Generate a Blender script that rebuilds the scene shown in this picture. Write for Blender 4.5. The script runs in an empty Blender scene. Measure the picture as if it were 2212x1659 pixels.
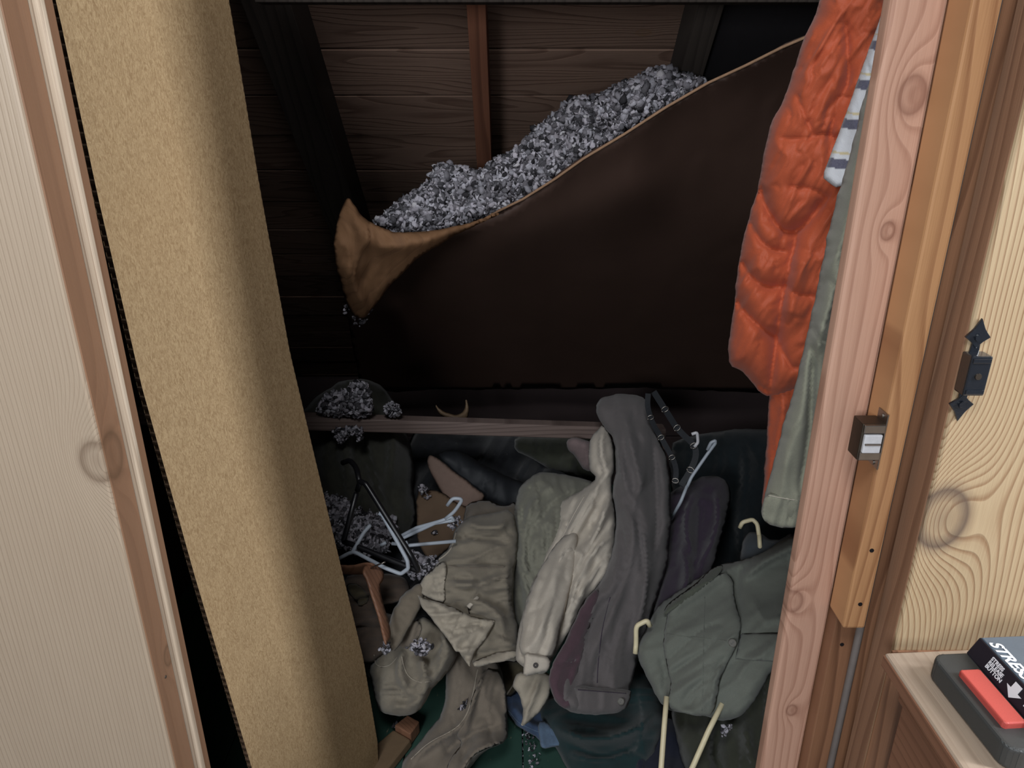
import bpy, bmesh, math, random
import numpy as np
from mathutils import Vector, Matrix
from mathutils.geometry import delaunay_2d_cdt
random.seed(7)
SC = bpy.context.scene
COL = SC.collection

# ------------------------------------------------------------------ camera, world, lights, exposure
F = 1600.0; PITCH = math.radians(21.9); H = 1.4
cp, sp = math.cos(PITCH), math.sin(PITCH)
cam_d = bpy.data.cameras.new('camera'); cam = bpy.data.objects.new('camera', cam_d); COL.objects.link(cam)
cam.location = (0, 0, H); cam.rotation_euler = (math.pi/2 - PITCH, 0, 0)
cam_d.sensor_width = 36; cam_d.lens = 36*F/2212; cam_d.clip_start = .02
SC.camera = cam
W = bpy.data.worlds.new('world'); SC.world = W; W.use_nodes = True
W.node_tree.nodes['Background'].inputs[0].default_value = (.88, .93, 1, 1)
W.node_tree.nodes['Background'].inputs[1].default_value = .18

def area(name, loc, target, sx, sy, power, color):
    d = bpy.data.lights.new(name, 'AREA'); d.shape = 'RECTANGLE'; d.size = sx; d.size_y = sy
    d.energy = power; d.color = color
    o = bpy.data.objects.new(name, d); COL.objects.link(o); o.location = loc
    o.rotation_euler = (Vector(target) - Vector(loc)).to_track_quat('-Z', 'Y').to_euler()
    return o
area('window_light_side', (1.95, .10, 2.0), (-.42, .95, 1.1), .16, 1.3, 56, (.93, .96, 1))
area('overhead_fill_light', (-.22, -.38, 2.80), (.05, 1.4, .5), .60, .5, 22, (.96, .98, 1))  # added fill high above the camera, set to rake the cloth folds
area('window_light_left', (-.78, -1.25, 1.62), (.1, 1.4, .5), .45, .6, 26, (.92, .96, 1))
SC.view_settings.view_transform = 'Standard'; SC.view_settings.look = 'None'
SC.view_settings.exposure = 0.0; SC.view_settings.gamma = 1
SC.view_settings.use_curve_mapping = False

# ------------------------------------------------------------------ projection helpers
def ray(px, py):
    a = (np.asarray(px, float) - 1106)/F; v = (np.asarray(py, float) - 829.5)/F
    return np.stack([a, cp - v*sp, -sp - v*cp], -1)
def P(px, py, Y):
    r = ray(px, py); s = Y/r[..., 1]
    return Vector((r[0]*s, Y, H + r[2]*s))
def Pz(px, py, z):
    r = ray(px, py); s = (z - H)/r[2]
    return Vector((r[0]*s, r[1]*s, z))

# ------------------------------------------------------------------ noise
_rng = np.random.RandomState(5); _LAT = _rng.rand(256, 256)
def vnoise(x, y, seed=0):
    x = np.asarray(x, float) + seed*17.3; y = np.asarray(y, float) + seed*9.7
    xi = np.floor(x).astype(int); yi = np.floor(y).astype(int)
    fx = x - xi; fy = y - yi; fx = fx*fx*(3-2*fx); fy = fy*fy*(3-2*fy)
    g = lambda i, j: _LAT[(xi+i) & 255, (yi+j) & 255]
    return (g(0,0)*(1-fx)+g(1,0)*fx)*(1-fy) + (g(0,1)*(1-fx)+g(1,1)*fx)*fy
def fbm(x, y, seed=0, o=3):
    r = 0; a = .5
    for i in range(o):
        r = r + a*vnoise(x*2**i, y*2**i, seed+i*3); a *= .5
    return r/(1-.5**o)

# ------------------------------------------------------------------ object helpers
def tag(o, label=None, cat=None, group=None, kind=None):
    if label: o['label'] = label
    if cat: o['category'] = cat
    if group: o['group'] = group
    if kind: o['kind'] = kind
    return o
def link(name, me, m=None, parent=None, smooth=False):
    o = bpy.data.objects.new(name, me); COL.objects.link(o)
    if m: me.materials.append(m)
    if smooth: me.polygons.foreach_set('use_smooth', [True]*len(me.polygons))
    if parent:
        o.parent = parent
        o.matrix_parent_inverse = Matrix.Translation(parent.location).inverted() if parent.location.length else Matrix()
    return o
def empty(name, loc=(0,0,0)):
    o = bpy.data.objects.new(name, None); COL.objects.link(o); o.location = loc; o.empty_display_size = .05
    return o
def mesh_from(name, vs, fs):
    me = bpy.data.meshes.new(name); me.from_pydata([tuple(v) for v in vs], [], [tuple(f) for f in fs]); me.update(); return me
def bevel_mesh(bm, w, seg=2):
    if w > 0:
        bmesh.ops.bevel(bm, geom=list(bm.edges), offset=w, segments=seg, affect='EDGES', profile=.6)
def box(name, lo, hi, m, parent=None, bev=.002, rot=None, seg=2):
    bm = bmesh.new()
    lo = Vector(lo); hi = Vector(hi); c = (lo+hi)/2; s = hi-lo
    bmesh.ops.create_cube(bm, size=1)
    for v in bm.verts: v.co = Vector((v.co.x*s.x, v.co.y*s.y, v.co.z*s.z))
    bevel_mesh(bm, bev, seg)
    if rot is not None: bmesh.ops.transform(bm, matrix=rot, verts=bm.verts)
    bmesh.ops.translate(bm, vec=c, verts=bm.verts)
    me = bpy.data.meshes.new(name); bm.to_mesh(me); bm.free()
    return link(name, me, m, parent)
def hexa(name, bot, top, m, parent=None, bev=.002, seg=2):
    """solid from two matching rings of points"""
    bm = bmesh.new(); n = len(bot)
    a = [bm.verts.new(p) for p in bot]; b = [bm.verts.new(p) for p in top]
    bm.faces.new(a[::-1]); bm.faces.new(b)
    for i in range(n): bm.faces.new((a[i], a[(i+1) % n], b[(i+1) % n], b[i]))
    bmesh.ops.recalc_face_normals(bm, faces=bm.faces)
    bevel_mesh(bm, bev, seg)
    me = bpy.data.meshes.new(name); bm.to_mesh(me); bm.free()
    return link(name, me, m, parent)
def tube_data(pts, rad, seg=8):
    pts = [Vector(p) for p in pts]; n = len(pts)
    rads = rad if isinstance(rad, (list, tuple)) else [rad]*n
    vs = []; fs = []; up = None
    for i, p in enumerate(pts):
        t = (pts[min(i+1, n-1)] - pts[max(i-1, 0)]).normalized()
        if up is None:
            up = t.orthogonal().normalized()
        up = (up - t*up.dot(t)).normalized(); b = t.cross(up)
        for k in range(seg):
            a = 2*math.pi*k/seg
            vs.append(p + (up*math.cos(a) + b*math.sin(a))*rads[i])
    for i in range(n-1):
        for k in range(seg):
            fs.append((i*seg+k, i*seg+(k+1) % seg, (i+1)*seg+(k+1) % seg, (i+1)*seg+k))
    fs.append(tuple(range(seg))[::-1]); fs.append(tuple((n-1)*seg+k for k in range(seg)))
    return vs, fs
def tube(name, pts, rad, m, parent=None, seg=8, closed=False):
    vs, fs = tube_data(pts, rad, seg)
    return link(name, mesh_from(name, vs, fs), m, parent, smooth=True)
def rounded(pts, r=.25, k=4):
    """cut the corners of a 3D polyline with small arcs"""
    pts = [Vector(p) for p in pts]; out = [pts[0]]
    for i in range(1, len(pts)-1):
        a, b, c = pts[i-1], pts[i], pts[i+1]
        p = b + (a-b)*r; q = b + (c-b)*r
        for j in range(k+1):
            t = j/k; out.append(p*(1-t)**2 + b*2*t*(1-t) + q*t*t)
    out.append(pts[-1]); return out
def disc(name, c, n, r, h, m, parent=None, seg=20, bev=.0005):
    bm = bmesh.new()
    bmesh.ops.create_cone(bm, cap_ends=True, segments=seg, radius1=r, radius2=r*.9, depth=h)
    q = Vector(n).normalized().to_track_quat('Z', 'Y')
    bmesh.ops.transform(bm, matrix=Matrix.Translation(c) @ q.to_matrix().to_4x4(), verts=bm.verts)
    me = bpy.data.meshes.new(name); bm.to_mesh(me); bm.free()
    return link(name, me, m, parent, smooth=False)

# ------------------------------------------------------------------ materials
class NT:
    def __init__(s, m):
        m.use_nodes = True; s.t = m.node_tree; s.b = s.t.nodes['Principled BSDF']
    def n(s, typ, **k):
        nd = s.t.nodes.new(typ)
        for a, b in k.items(): setattr(nd, a, b)
        return nd
    def set(s, nd, i, v):
        if hasattr(v, 'is_output'): s.t.links.new(v, nd.inputs[i])
        else: nd.inputs[i].default_value = v
    def m(s, op, a, b=0.0, c=None):
        nd = s.n('ShaderNodeMath', operation=op); s.set(nd, 0, a); s.set(nd, 1, b)
        if c is not None: s.set(nd, 2, c)
        return nd.outputs[0]
    def co(s, scale=(1,1,1), loc=(0,0,0)):
        t = s.n('ShaderNodeTexCoord'); mp = s.n('ShaderNodeMapping')
        s.t.links.new(t.outputs['Object'], mp.inputs[0]); mp.inputs[3].default_value = scale; mp.inputs[1].default_value = loc
        return mp.outputs[0]
    def noise(s, vec, scale=1, detail=3, rough=.55, dist=0):
        nd = s.n('ShaderNodeTexNoise'); s.set(nd, 'Vector', vec); nd.inputs['Scale'].default_value = scale
        nd.inputs['Detail'].default_value = detail; nd.inputs['Roughness'].default_value = rough; nd.inputs['Distortion'].default_value = dist
        return nd.outputs[0]
    def ramp(s, f, stops):
        nd = s.n('ShaderNodeValToRGB'); s.set(nd, 0, f); e = nd.color_ramp.elements
        while len(e) < len(stops): e.new(.5)
        for i, (p, c) in enumerate(stops):
            e[i].position = p; e[i].color = (c, c, c, 1) if isinstance(c, (int, float)) else (*c, 1)
        return nd.outputs[0]
    def mix(s, f, a, b, mode='MIX'):
        nd = s.n('ShaderNodeMix', data_type='RGBA', blend_type=mode)
        s.set(nd, 0, f)
        for i, v in ((6, a), (7, b)):
            s.set(nd, i, v if hasattr(v, 'is_output') else (*v, 1))
        return nd.outputs[2]
    def out(s, color=None, rough=None, bump=None, bstr=.3, bdist=.002, **k):
        if color is not None: s.set(s.b, 'Base Color', color if hasattr(color, 'is_output') else (*color, 1))
        if rough is not None: s.set(s.b, 'Roughness', rough)
        if bump is not None:
            bn = s.n('ShaderNodeBump'); bn.inputs['Strength'].default_value = bstr; bn.inputs['Distance'].default_value = bdist
            s.t.links.new(bump, bn.inputs['Height']); s.t.links.new(bn.outputs[0], s.b.inputs['Normal'])
        for a, v in k.items(): s.set(s.b, a.replace('_', ' '), v)
def srgb(r, g, b):
    f = lambda c: (c/255/12.92) if c/255 <= .04045 else ((c/255+.055)/1.055)**2.4
    return (f(r), f(g), f(b))
def sc3(c, k): return tuple(min(1, x*k) for x in c)

def wood(name, base, dark, freq=60, across='x', along='z', knots=(), rough=.55, grain=.7, wav=1.0, offset=0, knotcol=(.10,.055,.03), bstr=.25, spec=.35, blotch=.35, coat=0, kfade=.6):
    m = bpy.data.materials.new(name); t = NT(m)
    tc = t.n('ShaderNodeTexCoord'); sx = t.n('ShaderNodeSeparateXYZ'); t.t.links.new(tc.outputs['Object'], sx.inputs[0])
    ax = dict(x=sx.outputs[0], y=sx.outputs[1], z=sx.outputs[2])
    ax['s'] = t.m('SUBTRACT', ax['z'], ax['y'])          # slope coordinate for roof boards
    ax['d'] = t.m('ADD', ax['x'], ax['y'])
    u, w = ax[across], ax[along]
    cv = t.n('ShaderNodeCombineXYZ'); t.set(cv, 0, t.m('MULTIPLY', u, 7.0)); t.set(cv, 1, t.m('MULTIPLY', w, 1.1)); t.set(cv, 2, offset+.37)
    warp = t.noise(cv.outputs[0], 1.0, 2, .5)
    ring = t.m('ADD', t.m('MULTIPLY', u, freq), t.m('MULTIPLY', warp, 9*wav))
    kmask = None; kring = None
    for (ku, kw, kr) in knots:
        du = t.m('DIVIDE', t.m('SUBTRACT', u, ku), kr); dw = t.m('DIVIDE', t.m('SUBTRACT', w, kw), kr*1.35)
        r2 = t.m('ADD', t.m('MULTIPLY', du, du), t.m('MULTIPLY', dw, dw))
        dw2 = t.m('MULTIPLY', dw, .42)
        q2 = t.m('ADD', t.m('MULTIPLY', t.m('MULTIPLY', du, du), .30), t.m('MULTIPLY', dw2, dw2))
        g = t.m('POWER', 2.71828, t.m('MULTIPLY', q2, -1.0))
        ring = t.m('ADD', ring, t.m('MULTIPLY', g, kr*freq*3.0))
        r = t.m('SQRT', r2)
        k = t.ramp(t.m('MULTIPLY', r, .5), [(0, .45), (.28, .30), (.42, .75), (.50, 1.0), (.58, .35), (.72, 0)])
        kmask = k if kmask is None else t.m('MAXIMUM', kmask, k)
    fr = t.m('FRACT', ring)
    g = t.ramp(fr, [(0, .05), (.55, .25), (.86, 1), (.95, .75), (1, .05)])
    cf = t.n('ShaderNodeCombineXYZ'); t.set(cf, 0, t.m('MULTIPLY', u, 900.0)); t.set(cf, 1, t.m('MULTIPLY', w, 14.0)); t.set(cf, 2, .5)
    fib = t.noise(cf.outputs[0], 1.0, 2, .6)
    cb = t.n('ShaderNodeCombineXYZ'); t.set(cb, 0, t.m('MULTIPLY', u, 9.0)); t.set(cb, 1, t.m('MULTIPLY', w, 3.0)); t.set(cb, 2, offset+2.0)
    blo = t.noise(cb.outputs[0], 1.0, 4, .6)
    f = t.m('ADD', t.m('MULTIPLY', g, grain), t.m('MULTIPLY', t.m('SUBTRACT', fib, .5), .55))
    f = t.m('ADD', f, t.m('MULTIPLY', t.m('SUBTRACT', blo, .5), blotch*2)); 
    nd = t.n('ShaderNodeClamp'); t.set(nd, 0, f)
    col = t.mix(nd.outputs[0], base, dark)
    if kmask is not None: col = t.mix(t.m('MULTIPLY', kmask, kfade), col, knotcol)
    t.out(col, t.m('ADD', rough-.08, t.m('MULTIPLY', blo, .2)), t.m('SUBTRACT', t.m('MULTIPLY', fib, .6), g), bstr, .0012, Specular_IOR_Level=spec)
    if coat: t.out(Coat_Weight=coat, Coat_Roughness=.25)
    return m
def fabric(name, col, scale=1.0, var=.12, rough=.92, bump=.35, sheen=.15, wr=.4, dust=.0, sheencol=None):
    m = bpy.data.materials.new(name); t = NT(m)
    v = t.co()
    fine = t.noise(v, 900*scale, 2, .6); mid = t.noise(v, 38, 4, .6); big = t.noise(v, 7, 3, .5, .6)
    c = t.mix(t.ramp(mid, [(.3, 0), (.7, 1)]), sc3(col, 1-var), sc3(col, 1+var))
    c = t.mix(t.m('MULTIPLY', t.ramp(big, [(.35, 0), (.7, 1)]), .5), c, sc3(col, 1-var*1.4))
    c = t.mix(t.ramp(fine, [(.35, 0), (.65, 1)]), t.mix(.5, c, sc3(col, .72)), c)
    if dust: c = t.mix(t.m('MULTIPLY', t.ramp(t.noise(v, 60, 5, .7), [(.62, 0), (.75, 1)]), dust), c, (.35, .33, .3))
    b = t.m('ADD', t.m('MULTIPLY', fine, .25), t.m('MULTIPLY', mid, wr*2))
    t.out(c, rough, b, bump, .004, Sheen_Weight=sheen, Sheen_Roughness=.6, Specular_IOR_Level=.2)
    return m
def plain(name, col, rough=.5, metal=0, spec=.5, nscale=0, namp=.15, bstr=.1, coat=0):
    m = bpy.data.materials.new(name); t = NT(m)
    v = t.co(); n = t.noise(v, nscale or 60, 4, .6)
    c = t.mix(n, sc3(col, 1-namp), sc3(col, 1+namp))
    t.out(c, rough, n, bstr, .001, Metallic=metal, Specular_IOR_Level=spec)
    if coat: t.out(Coat_Weight=coat, Coat_Roughness=.1)
    return m

M = {}
M['door_left'] = wood('pale_lacquered_pine', srgb(166,148,128), srgb(138,118,98), 190, knots=[(-.441, 1.029, .017)], grain=.42, wav=.7, offset=3, rough=.42, blotch=.2, coat=.2)
M['trim_pale'] = wood('pale_trim_pine', srgb(206,188,166), srgb(140,118,98), 160, grain=.6, wav=.8, offset=6, rough=.35)
M['edge_left'] = wood('shaded_pine_edge', srgb(138,104,80), srgb(112,82,62), 40, across='y', knots=[(.716, 1.029, .019), (.738, .735, .010)], rough=.4, grain=.3, wav=.3)  # browner copy of the left door pine: edge shade put into the colour
M['door_right'] = wood('golden_pine', srgb(188,165,132), srgb(134,98,68), 150, knots=[(.4726, .959, .027)], grain=.75, wav=1.1, offset=7.2, rough=.42, blotch=.12, knotcol=srgb(92,76,68), coat=.15, kfade=.85)
M['post'] = wood('pink_fir', srgb(200,158,136), srgb(156,112,92), 75, knots=[(.393, 1.392, .013), (.394, 1.259, .007), (.362, .784, .012), (.386, .601, .007)], grain=.55, wav=1.3, offset=1, rough=.6, knotcol=srgb(118,76,60))
M['stop'] = wood('orange_fir', srgb(190,142,100), srgb(138,92,60), 48, grain=.7, wav=1.2, offset=5, rough=.45)
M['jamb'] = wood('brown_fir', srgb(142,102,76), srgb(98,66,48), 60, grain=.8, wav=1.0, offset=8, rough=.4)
M['jamb_y'] = wood('shaded_fir_edge', srgb(150,114,90), srgb(110,78,60), 60, across='y', grain=.6, offset=8, rough=.4)  # right door edge, its shade put into the brown
M['groove'] = plain('grey_weatherstrip', srgb(120,112,108), .45)
M['roof'] = [wood('roof_pine_%d' % i, sc3(srgb(116,94,82), k), sc3(srgb(84,63,53), k), 26, across='s', along='x', grain=.75, wav=2.0, offset=i*4.1, rough=.9, bstr=.5, spec=.15,
                  knots=[(-.20+i*.07, -.35+.3*i, .010)]) for i, k in enumerate((.8, .92, .7, .86))]
M['rafter'] = wood('rafter_fir', srgb(116,76,58), srgb(80,50,38), 60, across='x', along='z', grain=.7, offset=2, rough=.8, spec=.2)
M['rafter_dark'] = wood('dark_grey_rafter', srgb(58,52,48), srgb(38,34,32), 60, across='x', along='z', grain=.6, offset=2, rough=.9, spec=.1)  # darker, greyer timber than the middle rafter
M['hard'] = plain('brown_hardboard', srgb(68,51,44), .6, spec=.25, nscale=6, namp=.18, bstr=.15)
M['hard_lit'] = wood('lit_torn_hardboard', srgb(124,92,66), srgb(88,64,48), 6, across='d', grain=.25, wav=1.5, offset=1, rough=.7, spec=.15, blotch=.6)  # paler than the panel: light on the curl put into the colour
M['hard_edge'] = plain('hardboard_torn_edge', srgb(150,118,92), .8, nscale=90, namp=.35)
M['dark_wood'] = plain('dark_plank', srgb(66,56,56), .9, spec=.1, nscale=14)
M['rail'] = wood('rail_wood', srgb(118,102,96), srgb(82,68,64), 90, across='z', along='x', grain=.7, wav=.6, rough=.7)
M['black_hole'] = plain('near_black_board', srgb(30,28,30), .9, spec=.1)  # flat near-black colour
M['wall'] = plain('dark_plaster', srgb(50,44,40), .9, spec=.1)
M['white_plastic'] = plain('white_plastic', srgb(166,174,184), .4)
M['black_plastic'] = plain('black_plastic', srgb(24,24,27), .35)
M['cream_plastic'] = plain('cream_plastic', srgb(226,214,178), .4)
M['hanger_wood'] = wood('hanger_wood', srgb(136,98,76), srgb(104,72,56), 80, across='d', along='z', grain=.5, rough=.45)
M['metal'] = plain('satin_steel', srgb(150,144,138), .35, 1, nscale=120)
M['metal_dark'] = plain('dull_steel', srgb(96,88,80), .5, 1, nscale=120)
M['magnet'] = plain('grey_magnet', srgb(206,206,210), .4, nscale=200)
M['black_iron'] = plain('black_enamel_iron', srgb(34,38,46), .22, .3, .8, nscale=300, bstr=.3, coat=.5)
M['table'] = wood('table_top_wood', srgb(172,154,136), srgb(142,122,104), 40, across='x', along='y', grain=.35, rough=.5, offset=4)
M['table_side'] = wood('table_side_wood', srgb(140,100,78), srgb(108,74,56), 60, across='z', along='y', grain=.5, rough=.4)
M['toy_base'] = plain('charcoal_plastic', srgb(58,60,60), .5, nscale=800, bstr=.15)
M['toy_red'] = plain('red_rubber', srgb(196,84,76), .45, nscale=800)
M['toy_black'] = plain('black_card', srgb(30,28,38), .4)
M['toy_gloss'] = plain('slate_gloss_film', srgb(84,98,112), .15, coat=.6)
M['toy_beige'] = plain('khaki_picture_print', srgb(130,120,96), .3)
M['toy_text'] = plain('white_print', srgb(226,228,234), .5, namp=.04)
M['button_dark'] = plain('dark_horn_button', srgb(36,28,26), .6, nscale=200, namp=.4)
M['button_grey'] = plain('grey_horn_button', srgb(92,90,84), .6, nscale=200, namp=.4)
M['horn'] = plain('tan_leather', srgb(112,92,70), .6)
M['leather'] = plain('dark_rubber_boot', srgb(28,31,36), .7, nscale=30)
M['sole'] = plain('brown_sole', srgb(112,92,82), .8, nscale=80)
M['brown_card'] = plain('brown_kraft_board', srgb(104,84,66), .85, nscale=30)

def cardboard():
    m = bpy.data.materials.new('kraft_cardboard'); t = NT(m)
    v = t.co(); f1 = t.noise(t.co((1,1,.45)), 260, 3, .65, 1.5); f2 = t.noise(v, 900, 2, .6); big = t.noise(v, 3, 3, .5)
    c = t.mix(t.ramp(f1, [(.35, 0), (.62, 1)]), srgb(144,120,90), srgb(188,164,128))
    c = t.mix(t.m('MULTIPLY', t.ramp(f2, [(.4, 0), (.6, 1)]), .35), c, srgb(150,122,84))
    c = t.mix(t.m('MULTIPLY', big, .3), c, srgb(176,140,96))
    t.out(c, .85, f1, .25, .0008, Specular_IOR_Level=.15); return m
M['card'] = cardboard()
M['card_edge'] = plain('corrugated_edge', srgb(84,64,46), .9)

def floor_paint():
    m = bpy.data.materials.new('green_floor_paint'); t = NT(m)
    v = t.co(); sc = t.noise(t.co((1, .22, 1)), 75, 5, .7, .5); bl = t.noise(v, 9, 4, .6)
    c = t.mix(bl, srgb(42,68,60), srgb(58,86,76))
    c = t.mix(t.ramp(sc, [(.66, 0), (.70, 1)]), c, srgb(150,142,116))
    t.out(c, .5, sc, .3, .001, Specular_IOR_Level=.3); return m
M['floor'] = floor_paint()

def fluff(name, base):
    m = bpy.data.materials.new(name); t = NT(m)
    at = t.n('ShaderNodeAttribute', attribute_name='tint')
    v = t.co(); n = t.noise(v, 240, 3, .7)
    c = t.mix(n, sc3(base, .55), sc3(base, 1.25))
    c = t.mix(1.0, c, at.outputs[0], 'MULTIPLY')
    t.out(c, .95, n, .6, .002, Specular_IOR_Level=.1); return m
M['fluff'] = fluff('cellulose_fluff', srgb(188,186,190))

fab = lambda k, c, **a: M.__setitem__(k, fabric('cloth_'+k, srgb(*c), **a))
fab('orange', (184,86,54), bump=.08, rough=.55, sheen=.1, var=.05, wr=.25)
fab('sage', (140,140,124), var=.05, bump=.25)
fab('beige', (192,183,170), var=.07)
fab('khaki', (134,126,112), var=.1)
fab('khaki_light', (170,161,146), var=.08)
fab('khaki_brown', (124,114,102), var=.1)
fab('olive_grey', (130,129,116), var=.08)
fab('charcoal', (100,95,95), var=.08)
fab('plum', (84,64,72), var=.12)
fab('plum_dark', (58,48,62), var=.12)
fab('green_grey', (112,116,108), var=.08)
fab('green_grey_dark', (84,88,78), var=.1)
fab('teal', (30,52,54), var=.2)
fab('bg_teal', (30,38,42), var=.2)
fab('navy', (32,36,52), var=.2)
fab('denim', (74,92,122), var=.25, scale=.6)
fab('denim_light', (100,122,148), var=.3, scale=.6)
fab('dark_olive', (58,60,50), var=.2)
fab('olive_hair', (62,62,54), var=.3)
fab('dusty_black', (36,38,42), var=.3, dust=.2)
fab('slate', (66,72,78), var=.15)
fab('mauve', (120,104,104), var=.1)
fab('rib', (122,112,98), var=.1)
fab('brown_cloth', (100,86,76), var=.15)
fab('camo', (92,84,66), var=.4)

def striped():
    m = bpy.data.materials.new('striped_knit'); t = NT(m)
    at = t.n('ShaderNodeAttribute', attribute_name='tint'); f = t.noise(t.co(), 900, 2, .6)
    t.out(t.mix(t.m('MULTIPLY', f, .3), at.outputs[0], (.5,.5,.5)), .9, f, .3, .002, Sheen_Weight=.2); return m
M['striped'] = striped()

# ------------------------------------------------------------------ cloth builder
def seg_dist(px, py, poly, closed=False):
    """distance to a polyline, and the parameter 0..1 along it"""
    p = np.asarray(poly, float); q = np.roll(p, -1, 0) if closed else p[1:]; p0 = p if closed else p[:-1]
    L = np.hypot(*(q-p0).T); cum = np.concatenate([[0], np.cumsum(L)])
    best = np.full(px.shape, 1e9); par = np.zeros(px.shape); sgn = np.ones(px.shape)
    for i in range(len(p0)):
        a = p0[i]; d = q[i]-a; l2 = max(1e-9, d@d)
        t = np.clip(((px-a[0])*d[0] + (py-a[1])*d[1])/l2, 0, 1)
        ds = np.hypot(px-a[0]-t*d[0], py-a[1]-t*d[1]); k = ds < best
        best = np.where(k, ds, best); par = np.where(k, (cum[i]+t*L[i])/max(cum[-1], 1e-9), par)
        cr = (px-a[0])*d[1] - (py-a[1])*d[0]; sgn = np.where(k, np.sign(cr), sgn)
    return best, par, sgn
def chaikin(p, it=2):
    p = np.asarray(p, float)
    for _ in range(it):
        q = np.roll(p, -1, 0); p = np.stack([p*.78+q*.22, p*.22+q*.78], 1).reshape(-1, 2)
    return p
def resample(p, step):
    q = np.vstack([p, p[:1]]); L = np.hypot(*np.diff(q, axis=0).T); c = np.concatenate([[0], np.cumsum(L)])
    n = max(8, int(c[-1]/step)); s = np.linspace(0, c[-1], n, endpoint=False)
    return np.stack([np.interp(s, c, q[:, 0]), np.interp(s, c, q[:, 1])], 1)
def open_smooth(p, it=2):
    p = np.asarray(p, float)
    for _ in range(it):
        q = np.stack([p[:-1]*.75+p[1:]*.25, p[:-1]*.25+p[1:]*.75], 1).reshape(-1, 2)
        p = np.vstack([p[:1], q, p[-1:]])
    return p
class Base:
    """smooth depth surface Y(px,py) through anchor points"""
    def __init__(s, an):
        a = np.asarray(an, float); s.a = a; n = len(a)
        if n == 1: s.w = None; return
        X = a[:, :2]/1000; r = np.hypot(X[:, None, 0]-X[None, :, 0], X[:, None, 1]-X[None, :, 1])
        if n >= 4:
            K = r**1.5; A = np.zeros((n+3, n+3)); A[:n, :n] = -K; A[:n, n] = 1; A[:n, n+1:] = X; A[n, :n] = 1; A[n+1:, :n] = X.T
            s.w = np.linalg.lstsq(A, np.concatenate([a[:, 2], [0]*3]), rcond=None)[0]
        else:
            A = np.hstack([np.ones((n, 1)), X]); l = np.linalg.lstsq(A, a[:, 2], rcond=None)[0]; s.w = np.concatenate([np.zeros(n), l])
    def __call__(s, px, py):
        px = np.asarray(px, float); py = np.asarray(py, float)
        if s.w is None: return np.full(px.shape, s.a[0, 2])
        n = len(s.a); r = np.zeros(px.shape)+s.w[n]+s.w[n+1]*px/1000+s.w[n+2]*py/1000
        for i in range(n):
            if s.w[i]: r = r - s.w[i]*np.hypot(px-s.a[i, 0], py-s.a[i, 1])**1.5/1000**1.5
        return r
class Cloth:
    pass
GARM = {}
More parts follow.
